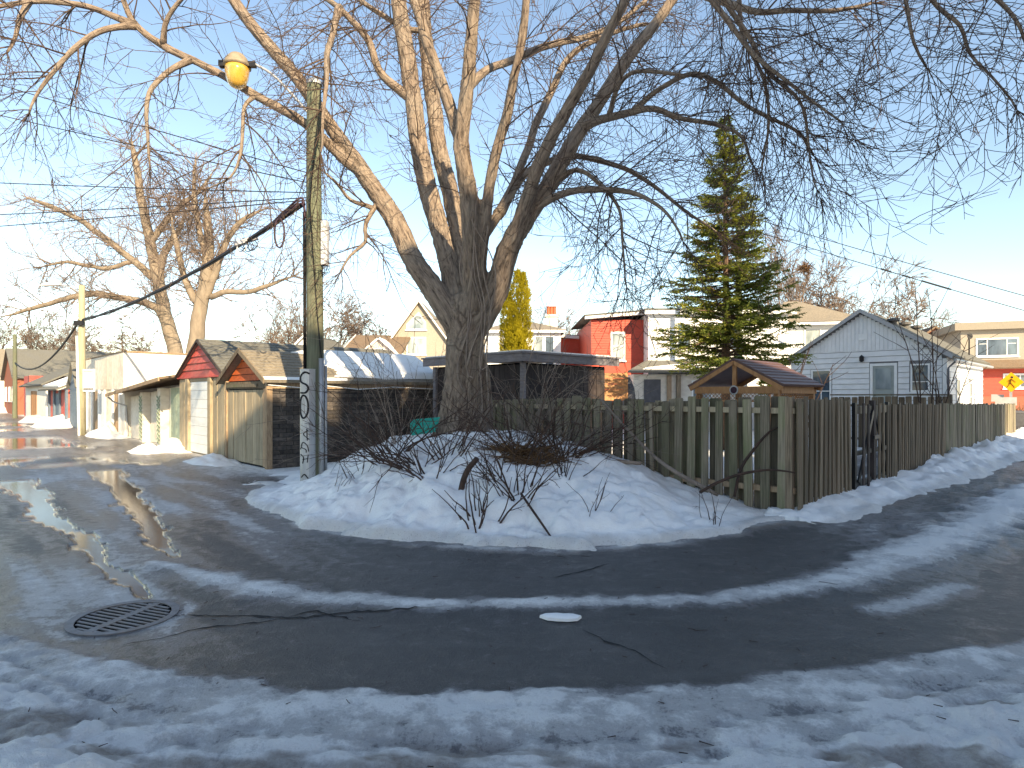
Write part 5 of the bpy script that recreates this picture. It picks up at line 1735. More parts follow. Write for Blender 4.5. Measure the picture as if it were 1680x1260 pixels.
obj('tab_plate', MB().box(-0.52, 0.18, -0.01, 0.008, zc - 0.95, zc - 0.62), grey_trim, sg)
obj('tab_plate', MB().box(-0.62, -0.2, 0.2, 0.23, zc - 0.8, zc - 0.5), grey_trim, sg)
p = P(1590, 648, 27)
mk = thing('antenna_mast', 'thin mast with a disc above the bungalow roof edge', 'antenna', (p.x, p.y, 0), 0)
obj('mast', MB().lathe([(0.03, 0), (0.03, 4.3)], 0, 0, 8), black_metal, mk)
obj('disc', MB().lathe([(0.0, 0), (0.10, 0.02), (0.13, 0.05)], 0, 0, 14).mapped(lambda x, y, z: (x, -z, 4.4 + y)), black_metal, mk)
p = P(1668, 690, 29)
bn = thing('green_bin', 'small dark bin in sunlit brush at the end of the right lane', 'bin', (p.x, p.y, 0), math.radians(-20))
obj('body', MB().hexa([(-0.22, -0.22, 0), (0.22, -0.22, 0), (0.22, 0.22, 0), (-0.22, 0.22, 0)], [(-0.28, -0.28, 0.95), (0.28, -0.28, 0.95), (0.28, 0.28, 0.95), (-0.28, 0.28, 0.95)]), door_dark, bn)
obj('bin_top', MB().hexa([(-0.3, -0.3, 0.951), (0.3, -0.3, 0.951), (0.3, 0.3, 0.951), (-0.3, 0.3, 0.951)], [(-0.26, -0.26, 1.03), (0.26, -0.26, 1.03), (0.26, 0.26, 1.06), (-0.26, 0.26, 1.06)]), door_dark, bn)
# ------------------------------------------------------------------ growth helpers
def rv():
    while True:
        v = Vector((uni(-1, 1), uni(-1, 1), uni(-1, 1)))
        if 0.05 < v.length < 1:
            return v.normalized()


def grow(p, d, L, r0, r1, n, wander=0.25, grav=0.0, curl=0.0, t0=0.6):
    pts = [p.copy()]; rs = [r0]
    d = d.normalized()
    st = L / n
    for i in range(n):
        t = (i + 1) / n
        d = d + rv() * wander + Vector((0, 0, -1)) * (grav * st)
        if t > t0:
            d = d + Vector((0, 0, 1)) * (curl * st)
        d.normalize()
        p = p + d * st
        pts.append(p.copy()); rs.append(r0 + (r1 - r0) * t)
    return pts, rs


def along(pts, k):
    """k random positions with direction on a polyline"""
    out = []
    n = len(pts)
    for _ in range(k):
        t = rnd() * (n - 1)
        i = min(int(t), n - 2)
        f = t - i
        out.append((pts[i].lerp(pts[i + 1], f), (pts[i + 1] - pts[i]).normalized(), t / (n - 1)))
    return out


def side_dir(t, spread=0.9):
    r = rv()
    r = (r - t * r.dot(t))
    if r.length < 0.05:
        r = Vector((1, 0, 0))
    return (t * (1 - spread * 0.45) + r.normalized() * spread).normalized()


# ------------------------------------------------------------------ the great silver maple
major = [
    # trunk
    [(752, 760, 12.0, 52), (753, 715, 12.0, 42), (757, 670, 12.0, 34), (761, 610, 12.0, 30), (764, 560, 12.0, 31), (765, 520, 12.0, 30), (768, 485, 12.0, 24)],
    # far left limb that passes behind the pole top
    [(762, 560, 12.0, 22), (738, 517, 12.0, 25), (711, 476, 12.1, 24), (685, 437, 12.3, 22), (641, 350, 12.7, 20), (592, 276, 13.0, 17.5), (548, 216, 13.2, 15), (506, 150, 13.3, 14), (455, 92, 13.4, 13), (408, 33, 13.5, 12), (360, -30, 13.5, 11), (300, -110, 13.6, 9)],
    # lower left limb
    [(598, 283, 13.0, 12), (566, 262, 12.95, 11), (500, 203, 12.9, 10), (420, 157, 12.8, 9), (362, 122, 12.7, 8.5), (267, 74, 12.5, 8), (225, 42, 12.4, 7), (205, 5, 12.3, 6), (190, -40, 12.3, 5)],
    # the two sunlit middle limbs
    [(762, 525, 12.1, 24), (746, 480, 12.3, 23), (735, 440, 12.5, 20), (725, 390, 12.8, 20), (706, 325, 13.1, 20), (690, 255, 13.4, 19), (676, 150, 13.8, 18), (662, 60, 14.0, 17), (650, -30, 14.2, 15), (635, -120, 14.3, 13)],
    [(770, 470, 12.3, 20), (757, 400, 12.9, 19), (742, 330, 13.4, 18), (722, 245, 13.9, 17), (708, 150, 14.3, 16), (698, 60, 14.6, 15), (690, -40, 14.8, 13), (684, -120, 15, 11)],
    # dark central stem that forks
    [(776, 505, 11.9, 26), (780, 430, 11.7, 25), (772, 350, 11.4, 21), (762, 280, 11.1, 18), (757, 225, 10.9, 17), (766, 160, 10.7, 15.5), (772, 90, 10.5, 14), (778, 10, 10.3, 12.5), (784, -90, 10.0, 10)],
    [(760, 245, 11.0, 14), (742, 185, 11.0, 13), (718, 118, 11.1, 12), (694, 50, 11.1, 11), (672, -20, 11.2, 10), (650, -100, 11.2, 8)],
    [(780, 490, 11.9, 16), (792, 400, 11.6, 13), (800, 325, 11.3, 12), (812, 258, 11.0, 11.5), (830, 188, 10.7, 11), (845, 120, 10.4, 10), (857, 60, 10.2, 9.5), (866, -20, 10.0, 8.5), (876, -100, 9.8, 7)],
    # right limbs
    [(772, 560, 11.9, 22), (796, 515, 11.9, 25), (814, 475, 11.85, 25), (826, 438, 11.8, 24), (838, 400, 11.7, 23), (865, 352, 11.6, 21), (900, 300, 11.6, 18), (942, 232, 11.7, 16), (985, 163, 11.8, 14), (1030, 95, 11.9, 12.5), (1073, 42, 12.0, 11), (1120, -20, 12.0, 10), (1190, -90, 12.0, 8)],
    [(842, 398, 11.65, 18), (868, 315, 11.3, 14.5), (893, 250, 11.0, 14), (934, 172, 10.6, 13), (973, 102, 10.2, 12), (1010, 33, 9.9, 11), (1040, -30, 9.7, 10), (1090, -110, 9.4, 8)],
    # russet second stem at the foot
    [(793, 735, 12.7, 17), (796, 690, 12.6, 13), (796, 640, 12.6, 11), (790, 590, 12.4, 9), (776, 540, 12.1, 8)],
]
minor = [
    [(800, 385, 12.4, 7), (845, 300, 13.0, 7), (875, 215, 13.5, 6.5), (905, 150, 13.9, 6), (935, 95, 14.2, 5), (990, 60, 14.4, 4), (1060, 40, 14.5, 3)],
    [(808, 345, 12.3, 8), (850, 300, 12.7, 7), (880, 275, 12.9, 6), (930, 258, 13.1, 5), (1000, 268, 13.2, 4.2), (1065, 300, 13.2, 3.4), (1130, 352, 13.1, 2.4), (1175, 380, 13, 1.6)],
    [(784, 142, 11.5, 7), (800, 115, 11.9, 6.5), (840, 98, 12.3, 6), (900, 75, 12.8, 5.5), (960, 60, 13.2, 5), (1010, 40, 13.4, 4), (1060, 0, 13.6, 3)],
    [(955, 212, 11.7, 8), (985, 198, 11.5, 7), (1035, 184, 11.3, 6), (1075, 178, 11.1, 5), (1120, 192, 10.9, 4), (1180, 205, 10.7, 3.4), (1215, 225, 10.5, 2.6), (1235, 270, 10.4, 1.8)],
    [(1040, 183, 11.2, 4.5), (1075, 150, 11.0, 4.2), (1130, 122, 10.7, 4), (1170, 132, 10.4, 3.8), (1215, 165, 10.1, 3.5), (1265, 195, 9.8, 3.0), (1310, 220, 9.6, 2.5), (1335, 255, 9.5, 1.8)],
    [(995, 190, 11.4, 4.0), (1010, 150, 11.2, 3.8), (1035, 122, 11.0, 3.5), (1080, 118, 10.8, 3.2), (1130, 125, 10.5, 2.4)],
    [(868, 347, 11.6, 6.5), (912, 322, 11.2, 6), (960, 313, 10.9, 5.5), (1020, 313, 10.6, 4.5), (1060, 325, 10.4, 3.5), (1095, 350, 10.2, 2.5), (1120, 395, 10.1, 1.6)],
    [(900, 305, 11.5, 5), (945, 280, 11.2, 4), (985, 305, 10.9, 3.4), (1015, 345, 10.7, 2.6), (1022, 400, 10.6, 2.0), (1028, 470, 10.5, 1.2)],
    [(735, 92, 14.2, 5.5), (700, 55, 14.3, 5), (660, 45, 14.4, 4.5), (620, 20, 14.5, 4), (560, -20, 14.5, 3.5)],
    [(665, 165, 13.7, 7), (625, 120, 13.8, 6.5), (603, 65, 13.9, 6), (575, 30, 14, 5), (530, -5, 14.1, 4)],
    [(225, 44, 12.4, 5.5), (195, 44, 12.2, 5), (160, 52, 12.0, 4.6), (120, 80, 11.8, 4.2), (85, 118, 11.6, 3.4), (62, 150, 11.5, 2.6), (48, 185, 11.4, 1.6)],
    [(225, 42, 12.4, 5.5), (180, 22, 12.2, 5), (130, 6, 12.0, 4.5), (60, 2, 11.8, 4), (0, 10, 11.6, 3.2), (-60, 30, 11.5, 2.4)],
    [(48, 0, 11.5, 4.5), (35, 30, 11.4, 4), (25, 60, 11.3, 3), (12, 85, 11.2, 2)],
    [(312, 98, 12.6, 5), (285, 112, 12.3, 4.6), (262, 132, 12.1, 4.2), (245, 155, 11.9, 3.8), (240, 190, 11.8, 3.2), (243, 230, 11.7, 2.5), (246, 275, 11.7, 1.6)],
    [(266, 74, 12.5, 4.6), (272, 40, 12.3, 4), (285, 15, 12.2, 3.5), (305, -10, 12.1, 3)],
    [(415, 158, 12.8, 3.4), (400, 175, 12.6, 3.2), (395, 210, 12.5, 3), (393, 255, 12.4, 2.5), (378, 290, 12.3, 1.8), (340, 310, 12.2, 1.2)],
    [(566, 0, 11.0, 6.0), (550, 40, 11.0, 5.5), (538, 85, 11.0, 4.8), (534, 130, 11.0, 3.8), (530, 190, 11.0, 2.6), (526, 250, 11.0, 1.6)],
    [(605, 338, 12.8, 4), (600, 370, 12.6, 3.6), (599, 398, 12.5, 3), (575, 420, 12.4, 2.2), (560, 445, 12.3, 1.5)],
    [(600, 335, 12.9, 3.6), (575, 330, 12.8, 3), (555, 305, 12.7, 2.4), (535, 285, 12.6, 1.6)],
    # overhead boughs reaching out to the right over the viewer
    [(1050, -40, 9.7, 8), (1140, -40, 9.2, 7), (1240, -55, 8.7, 6.2), (1350, -60, 8.3, 5.2), (1460, -45, 8.0, 4.5), (1560, -30, 7.8, 4), (1660, -30, 7.6, 3.2)],
    [(1120, -20, 12.0, 6.5), (1180, 2, 11.5, 6), (1240, 20, 11.0, 5), (1300, 18, 10.7, 4.2), (1370, 15, 10.4, 3.4), (1430, 5, 10.2, 2.6)],
    [(1150, -20, 9.2, 5), (1200, 40, 9.1, 4.2), (1240, 90, 9.0, 3.6), (1285, 130, 8.9, 3.0), (1330, 165, 8.8, 2.4), (1380, 200, 8.7, 1.6)],
    [(1180, -10, 9.4, 4.5), (1225, 50, 9.4, 4), (1260, 115, 9.4, 3.4), (1310, 165, 9.3, 2.6), (1325, 230, 9.3, 2.0), (1340, 310, 9.2, 1.2)],
    [(1210, -10, 9.6, 4), (1220, 60, 9.6, 3.4), (1255, 130, 9.6, 2.8), (1260, 200, 9.6, 2.2), (1250, 280, 9.6, 1.5)],
    [(1500, -40, 7.9, 4), (1540, 10, 7.8, 3.5), (1575, 40, 7.7, 3), (1590, 90, 7.7, 2.4), (1625, 130, 7.6, 2.0), (1668, 180, 7.6, 1.4)],
    [(1600, -30, 7.7, 4), (1640, 5, 7.6, 3.4), (1670, 45, 7.5, 2.6), (1690, 110, 7.5, 1.8)],
    [(1480, -40, 8.0, 3.5), (1488, 20, 7.9, 3), (1500, 70, 7.9, 2.4), (1520, 110, 7.9, 1.8)],
]


def limb3(l, step=0.14, wig=0.0):
    p = spline([(*P(a, b, Y), r * Y / F) for a, b, Y, r in l], step)
    if wig:
        n = len(p)
        for i in range(1, n - 1):
            q = mnoise.noise_vector(Vector(p[i][:3]) * 1.1)
            p[i][:3] += np.array(q) * wig
    return p


tree = thing('maple_tree', 'huge bare silver maple with spreading limbs rising from the snow mound', 'tree', (P(757, 715, 12.0).x, 12.0, 0.6), 0, None)
ORG = tree.location.copy()
mj = [limb3(l if i in (0, len(major) - 1) else [(a, b, Y, r * 0.78) for a, b, Y, r in l], 0.12, 0.03) for i, l in enumerate(major)]
def joined(l, skel):
    """start a bough on the limb it grows from"""
    a, b, Y, r = l[0]
    if b < -5:
        return limb3(l, 0.12, 0.04)
    p0 = P(a, b, Y)
    best = None
    for q in skel:
        for w_ in q:
            sx = 840 + F * w_[0] / w_[1]; sy = HOR - F * (w_[2] - CAMH) / w_[1]
            d = math.hypot(sx - a, sy - b) + 6 * abs(w_[1] - Y)
            if best is None or d < best[0]:
                best = (d, sx, sy, w_[1])
    dY = best[3] - Y
    out = [(best[1], best[2], best[3], r * 1.25)]
    for i, (a_, b_, Y_, r_) in enumerate(l[1:]):
        out.append((a_, b_, Y_ + dY * max(0, 1 - (i + 1) / 4), r_))
    return limb3(out, 0.12, 0.04)


mn = []
for l in minor:
    mn.append(joined(l, mj[:-1] + mn))
mb = MB()
for p in mj:
    mb.tube([tuple(q[:3]) for q in p], [q[3] for q in p], 14)
# root flare
for k in range(9):
    a = k * 2 * math.pi / 9 + 0.3
    b0 = Vector((ORG.x, 12.0, 1.55)); 
    pts = [b0 + Vector((0.18 * math.cos(a), 0.18 * math.sin(a), 0.1)), b0 + Vector((0.36 * math.cos(a), 0.36 * math.sin(a), -0.35)), b0 + Vector((0.62 * math.cos(a), 0.62 * math.sin(a), -0.72)), b0 + Vector((1.0 * math.cos(a), 1.0 * math.sin(a), -1.15))]
    mb.tube([tuple(q) for q in pts], [0.20, 0.16, 0.13, 0.08], 8)
tmp = obj('tmp', mb.mesh('tmp'))
md = tmp.modifiers.new('r', 'REMESH'); md.mode = 'VOXEL'; md.voxel_size = 0.032; md.use_smooth_shade = True
sm_ = tmp.modifiers.new('s', 'SMOOTH'); sm_.iterations = 3; sm_.factor = 0.5
dg = bpy.context.evaluated_depsgraph_get()
me = bpy.data.meshes.new_from_object(tmp.evaluated_get(dg))
bpy.data.objects.remove(tmp)
# bark directions
sk = []; fr_ = []
for p in mj:
    q = p[:, :3]
    t = np.gradient(q, axis=0); t /= np.linalg.norm(t, axis=1)[:, None]
    s = np.concatenate([[0], np.cumsum(np.linalg.norm(np.diff(q, axis=0), axis=1))])
    a0 = np.cross(t[0], [0.9, 0.4, 0.1]); a0 /= np.linalg.norm(a0)
    for i in range(len(q)):
        a0 = a0 - t[i] * a0.dot(t[i]); a0 /= np.linalg.norm(a0)
        sk.append(q[i]); fr_.append((t[i], a0.copy(), np.cross(t[i], a0), s[i], p[i, 3]))
kd = kdtree.KDTree(len(sk))
for i, q in enumerate(sk):
    kd.insert(q, i)
kd.balance()
nv = len(me.vertices)
co = np.zeros(nv * 3, np.float32); me.vertices.foreach_get('co', co); co = co.reshape(-1, 3)
no = np.zeros(nv * 3, np.float32); me.vertices.foreach_get('normal', no); no = no.reshape(-1, 3)
near = np.array([kd.find(c)[1] for c in co])
T = np.array([f[0] for f in fr_])[near]; A = np.array([f[1] for f in fr_])[near]; B = np.array([f[2] for f in fr_])[near]
S = np.array([f[3] for f in fr_])[near]; RR = np.array([f[4] for f in fr_])[near]
off = co - np.array(sk)[near]
ax = (off * T).sum(1) + S; oa = (off * A).sum(1); ob = (off * B).sum(1)
bk = np.stack([oa, ob, ax * 0.2], 1)
dsp = np.zeros(nv)
for i in range(nv):
    v_ = Vector(bk[i])
    dsp[i] = -1.4 * abs(mnoise.noise(v_ * 11.0)) + 0.5 * mnoise.noise(v_ * 24.0) + 0.3
co2 = co + no * (dsp * np.clip(RR * 0.16, 0.006, 0.075))[:, None]
co2 = co2 - np.array(ORG)
me.vertices.foreach_set('co', co2.astype(np.float32).ravel())
at = me.attributes.new('bark', 'FLOAT_VECTOR', 'POINT')
at.data.foreach_set('vector', bk.astype(np.float32).ravel())
me.polygons.foreach_set('use_smooth', [True] * len(me.polygons))
me.materials.clear()
obj('trunk', me, BARK, tree)


def bark_tube(p, n=9):
    m_ = MB().tube([tuple(q[:3] - np.array(ORG)) for q in p], [q[3] for q in p], n).mesh('limb', True)
    s = np.concatenate([[0], np.cumsum(np.linalg.norm(np.diff(p[:, :3], axis=0), axis=1))])
    a = m_.attributes.new('bark', 'FLOAT_VECTOR', 'POINT')
    ang = np.arange(n) * 2 * np.pi / n
    v = np.stack([np.cos(ang)[None, :] * p[:, 3][:, None], np.sin(ang)[None, :] * p[:, 3][:, None], np.repeat(s[:, None] * 0.2, n, 1)], -1)
    a.data.foreach_set('vector', v.astype(np.float32).ravel())
    return m_


for p in mn:
    obj('limb', bark_tube(p), BARK, tree)

# twigs
AR = ARR()
LEVEL2 = []


def twig_chain(p, t, L, r, lvl, grav, arr, org, dens=(4.6, 4.2), curl=0.9):
    n = max(5, int(L / 0.16))
    r *= min(1.0, p.y / 12.0)
    pts, rs = grow(p, t, L, r, max(0.0035, r * 0.28), n, 0.13, grav, curl, 0.66)
    arr.tube([q - org for q in pts], rs, 4 if lvl == 2 else 3)
    return pts


random.seed(11)
cnt = 0
for gi, p in enumerate(mj[1:-1] + mn):
    is_minor = gi >= len(mj) - 2
    pts = [Vector(q[:3]) for q in p]
    L = sum((pts[i + 1] - pts[i]).length for i in range(len(pts) - 1))
    k = int(L * (5.4 if is_minor else 2.1))
    for (q, t, f) in along(pts, k):
        if not is_minor and f < 0.33:
            continue
        if is_minor and f < 0.10:
            continue
        if q.z > 11.6 or q.z < 3.0:
            continue
        rl = float(np.interp(f, [0, 1], [p[0][3], p[-1][3]]))
        d = side_dir(t, 0.85)
        l2 = uni(0.8, 2.4) * (1.0 if is_minor else 0.8)
        r2 = min(rl * 0.55, uni(0.010, 0.020))
        c2 = twig_chain(q, d, l2, r2, 2, uni(0.10, 0.55), AR, ORG)
        for (q3, t3, f3) in along(c2, int(l2 * uni(3.6, 5.6))):
            l3 = uni(0.35, 1.15)
            c3 = twig_chain(q3, side_dir(t3, 0.75), l3, uni(0.0055, 0.0085), 3, uni(0.15, 0.9), AR, ORG)
            for (q4, t4, f4) in along(c3, int(l3 * uni(2.4, 4.4))):
                l4 = uni(0.12, 0.45)
                n4, r4 = grow(q4, side_dir(t4, 0.7), l4, 0.0050, 0.0032, 4, 0.15, 0.5, 2.2, 0.45)
                AR.tube([z - ORG for z in n4], r4, 3)
                cnt += 1
# fine end sprays on the tips of minor limbs
for p in mn:
    tip = Vector(p[-1][:3]); t = (tip - Vector(p[-4][:3])).normalized()
    for _ in range(7):
        c2 = twig_chain(tip, (t + rv() * 0.5), uni(0.6, 1.5), 0.008, 3, 0.5, AR, ORG)
        for (q4, t4, f4) in along(c2, 5):
            n4, r4 = grow(q4, side_dir(t4, 0.7), uni(0.15, 0.5), 0.005, 0.0034, 3, 0.28, 0.4, 1.4, 0.5)
            AR.tube([z - ORG for z in n4], r4, 3)
cr = obj('crown', AR.mesh('crown'), twig_bark, tree)
cr['kind'] = 'stuff'
# creepers on the trunk
for k in range(7):
    x0 = uni(760, 800)
    l = [(x0 + uni(-6, 6), 700 - 20 * k, 11.52, 1.3), (x0 + uni(-12, 12), 600, 11.6, 1.4), (x0 + uni(-10, 14), 520, 11.55, 1.2), (x0 + uni(-16, 16), 440, 11.4, 1.1), (x0 + uni(-26, 20), 370 - 10 * k, 11.2, 0.7)]
    p = limb3(l, 0.1, 0.06)
    obj('creeper', MB().tube([tuple(q[:3] - np.array(ORG)) for q in p], [q[3] for q in p], 5).mesh('creeper', True), dead_wood, tree)

# ------------------------------------------------------------------ bare trees further off
def bare_tree(arr_t, arr_c, p, d, L, r, lvl, maxl, seed_spread=0.55, up=0.18, rmin=0.012):
    n = 6 if lvl < 2 else (5 if lvl < maxl else 3)
    pts, rs = grow(p, d, L, r, r * 0.62 if lvl < maxl else r * 0.3, n, 0.10 + 0.03 * lvl, -up, 0.0)
    (arr_t if lvl < 2 else arr_c).tube(pts, rs, 8 if lvl < 2 else (5 if lvl < 3 else 3))
    if lvl >= maxl:
        return
    k = 2 if lvl == 0 else random.choice((2, 3, 3))
    for i in range(k):
        dd = (pts[-1] - pts[-2]).normalized()
        bare_tree(arr_t, arr_c, pts[-1], side_dir(dd, uni(0.35, seed_spread)), L * uni(0.62, 0.85), max(rmin, rs[-1] * uni(0.6, 0.85)), lvl + 1, maxl, seed_spread, up, rmin)
    m = {0: 1, 1: 3, 2: 4, 3: 4, 4: 3, 5: 2}.get(lvl, 2)
    for (q, t, f) in along(pts, m):
        if lvl == 0 and f < 0.6:
            continue
        bare_tree(arr_t, arr_c, q, side_dir(t, uni(0.6, 0.9)), L * uni(0.4, 0.65), max(rmin, rs[-1] * uni(0.35, 0.55)), lvl + 1 + (lvl > 1), maxl, seed_spread, up, rmin)


def far_tree_meshes(seed, L, r, maxl, spread, up, rmin):
    random.seed(seed)
    a, c = ARR(), ARR()
    bare_tree(a, c, Vector((0, 0, -0.2)), Vector((uni(-0.1, 0.1), uni(-0.1, 0.1), 1)), L, r, 0, maxl, spread, up, rmin)
    t = a.mesh('trunk'); t.materials.append(far_bark)
    cm = c.mesh('crown'); cm.materials.append(far_twig)
    return t, cm


FT = [far_tree_meshes(101, 3.2, 0.28, 6, 0.55, 0.10, 0.021), far_tree_meshes(202, 2.6, 0.22, 6, 0.7, 0.06, 0.021), far_tree_meshes(303, 3.6, 0.30, 6, 0.45, 0.16, 0.021)]


def far_tree(k, px, Y, top, label, group=None, wide=1.0, rot=None):
    t, c = FT[k]
    h = max(v.co.z for v in c.vertices)
    z = CAMH + (HOR - top) / F * Y
    s = z / h
    r = thing('bare_tree', label, 'tree', ((px - 840) / F * Y, Y, 0), uni(0, 6.28) if rot is None else rot, group)
    r.scale = (s * wide, s * wide, s)
    obj('trunk', t, None, r)
    o = obj('crown', c, None, r)
    o['kind'] = 'stuff'
    return r, c, h


random.seed(5)
# the traced pair over the garages
def traced_tree(name, label, limbs, base, tw=1.0):
    tr = thing(name, label, 'tree', (base.x, base.y, 0))
    og = tr.location.copy()
    TB = ARR(); CB = ARR()
    for li, l in enumerate(limbs):
        l = l[:-1] + [(*l[-1][:3], 0.6)]
        p = limb3(l, 0.4, 0.10)
        pts = [Vector(q[:3]) for q in p]
        m_ = MB().tube([tuple(q - og) for q in pts], [q[3] for q in p], 9).mesh('limb', True)
        obj('trunk' if li == 0 else 'limb', m_, far_bark, tr)
        L = sum((pts[i + 1] - pts[i]).length for i in range(len(pts) - 1))
        for (q, t, f) in along(pts, int(L * 3.2 * tw)):
            if li == 0 and f < 0.5:
                continue
            l2 = uni(1.4, 4.2)
            c2, r2 = grow(q, side_dir(t, 0.75), l2, 0.045, 0.014, 8, 0.20, uni(-0.03, 0.10), 0.08, 0.6)
            CB.tube([z - og for z in c2], r2, 4)
            for (q3, t3, f3) in along(c2, int(l2 * 3.0)):
                l3 = uni(0.7, 2.0)
                c3, r3 = grow(q3, side_dir(t3, 0.7), l3, 0.020, 0.010, 5, 0.22, 0.05, 0.2, 0.6)
                CB.tube([z - og for z in c3], r3, 3)
                for (q4, t4, f4) in along(c3, int(l3 * 1.6)):
                    c4, r4 = grow(q4, side_dir(t4, 0.7), uni(0.4, 0.9), 0.012, 0.009, 3, 0.2, 0.0, 0.2)
                    CB.tube([z - og for z in c4], r4, 3)
    o = obj('crown', CB.mesh('crown'), far_twig, tr)
    o['kind'] = 'stuff'


Y1, Y2 = 47.0, 43.0
traced_tree('bare_tree', 'bare forked tree with a long drooping limb behind the white workshop', [
    [(298, 660, Y1, 13), (290, 590, Y1, 12), (272, 520, Y1, 10.5), (257, 450, Y1, 9), (247, 400, Y1, 8), (232, 330, Y1, 6.5), (222, 260, Y1, 4.5), (214, 225, Y1, 3)],
    [(275, 535, Y1, 7), (258, 505, Y1, 6.5), (232, 495, Y1, 6), (200, 490, Y1, 5.5), (150, 482, Y1, 5), (90, 495, Y1, 4), (40, 510, Y1, 3), (0, 520, Y1, 2)],
    [(250, 455, Y1, 6.5), (215, 425, Y1, 5.5), (165, 385, Y1, 5), (120, 355, Y1, 4.2), (75, 335, Y1, 3.4), (35, 320, Y1, 2.4)],
    [(247, 400, Y1, 5.5), (270, 365, Y1, 5), (300, 335, Y1, 4), (330, 310, Y1, 3), (350, 280, Y1, 2)],
    [(268, 510, Y1, 8), (262, 455, Y1, 7), (268, 420, Y1, 6), (290, 380, Y1, 4.5), (310, 340, Y1, 3.0)],
    [(215, 430, Y1, 4), (170, 440, Y1, 3.4), (110, 430, Y1, 2.8), (60, 440, Y1, 2)],
], P(298, 648, Y1))
traced_tree('bare_tree', 'thick bare tree forking low behind the red gabled garage', [
    [(316, 660, Y2, 14), (318, 590, Y2, 13), (326, 520, Y2, 11.5), (338, 460, Y2, 10), (342, 410, Y2, 8), (340, 360, Y2, 6), (335, 310, Y2, 4)],
    [(330, 505, Y2, 7), (312, 480, Y2, 6), (300, 445, Y2, 5), (290, 400, Y2, 4), (280, 350, Y2, 2.6)],
    [(334, 492, Y2, 8), (352, 450, Y2, 6.5), (370, 400, Y2, 5), (400, 360, Y2, 4), (440, 340, Y2, 2.8)],
    [(345, 488, Y2, 5), (375, 478, Y2, 4.5), (410, 478, Y2, 4), (450, 465, Y2, 3), (490, 450, Y2, 2)],
    [(340, 430, Y2, 6), (330, 390, Y2, 5), (322, 350, Y2, 4), (318, 300, Y2, 3), (322, 250, Y2, 2)],
], P(316, 648, Y2))

far_tree(0, 500, 62, 462, 'brown twiggy tree behind the garages, just left of the beige house', None, 1.15)
far_tree(1, 560, 66, 478, 'second brown twiggy tree, right of the near pole behind the small houses', None, 1.1)
far_tree(2, 450, 70, 490, 'faint brown tree left of the near pole above the garage roofs')
nest_tree = far_tree(2, 1338, 60, 352, 'tall bare tree with a ball nest right of the spruce', None, 1.0, 0.6)
far_tree(0, 1382, 62, 405, 'round-headed bare tree just left of the bungalow ridge')
far_tree(1, 1295, 66, 420, 'bare tree half hidden by the spruce')
far_tree(1, 1520, 64, 445, 'faint bare tree right of the bungalow ridge')
far_tree(0, 1480, 75, 500, 'small faint bare tree behind the bungalow roof')
far_tree(1, 950, 70, 500, 'hazy bare tree above the red wing chimney')
far_tree(0, 900, 75, 505, 'hazy bare tree right of the golden cedar')
for px, Y, top, k, lab_ in ((4, 78, 470, 0, 'tallest bare tree at the left picture edge over the lane'), (40, 82, 500, 2, 'bare tree second from the left edge, left of the dark pine'), (95, 80, 520, 1, 'bare tree just right of the dark far pine'),
                            (130, 76, 535, 0, 'low bare tree left of the far utility pole'), (165, 84, 530, 2, 'bare tree directly behind the far utility pole'), (215, 80, 525, 1, 'bare tree right of the far pole behind the rusty conifer'),
                            (60, 95, 540, 1, 'faint low bare tree behind the dark far pine')):
    far_tree(k, px, Y, top, lab_, 'bare trees massed at the end of the left lane', 1.3)
for px, Y, top, k, lab_ in ((690, 80, 520, 1, 'faint bare tree behind the beige house gable'), (620, 85, 505, 2, 'faint bare tree above the brown shingle roof'), (1100, 82, 505, 0, 'faint bare tree left of the spruce above the red and white house'), (1230, 80, 500, 2, 'faint bare tree behind the spruce, right side')):
    far_tree(k, px, Y, top, lab_, 'faint bare trees behind the houses', 1.2)
nr_, nc_, nh_ = nest_tree
bpy.context.view_layer.update()
cand = [nr_.matrix_world @ v.co for v in nc_.vertices if nh_ * 0.55 < v.co.z < nh_ * 0.78]
ns = min(cand, key=lambda q: (840 + F * q.x / q.y - 1322) ** 2 + (HOR - F * (q.z - CAMH) / q.y - 440) ** 2)
ne = ARR()
random.seed(77)
for _ in range(160):
    a = rv() * 0.36
    c, r = grow(ns + a, rv(), 0.7, 0.03, 0.02, 3, 0.4)
    ne.tube([q - ns for q in c], r, 3)
tag(obj('squirrel_nest', ne.mesh('squirrel_nest'), leaf_brown, None, ns), 'round brown leaf nest high in the bare tree', 'nest')

# ------------------------------------------------------------------ evergreens
def needle_mat(name, a, b, c):
    m, nt, bs = new_mat(name)
    tc = nt.nodes.new('ShaderNodeTexCoord')
    n1 = nz(nt, tc.outputs['Object'], 1.6, 4, 0.6)
    n2 = nz(nt, tc.outputs['Object'], 19, 2, 0.6)
    s = mth(nt, 'MULTIPLY_ADD', mth(nt, 'SUBTRACT', n2, 0.5), 0.8, n1)
    nt.links.new(ramp(nt, s, [(0.3, a), (0.5, b), (0.72, c)]), bs.inputs['Base Color'])
    bs.inputs['Roughness'].default_value = 0.6
    bs.inputs['Specular IOR Level'].default_value = 0.25
    tl = nt.nodes.new('ShaderNodeBsdfTranslucent')
    nt.links.new(bs.inputs['Base Color'].links[0].from_socket, tl.inputs[0])
    mx = nt.nodes.new('ShaderNodeMixShader')
    mx.inputs[0].default_value = 0.35
    nt.links.new(bs.outputs[0], mx.inputs[1]); nt.links.new(tl.outputs[0], mx.inputs[2])
    nt.links.new(mx.outputs[0], nt.nodes['Material Output'].inputs[0])
    return m


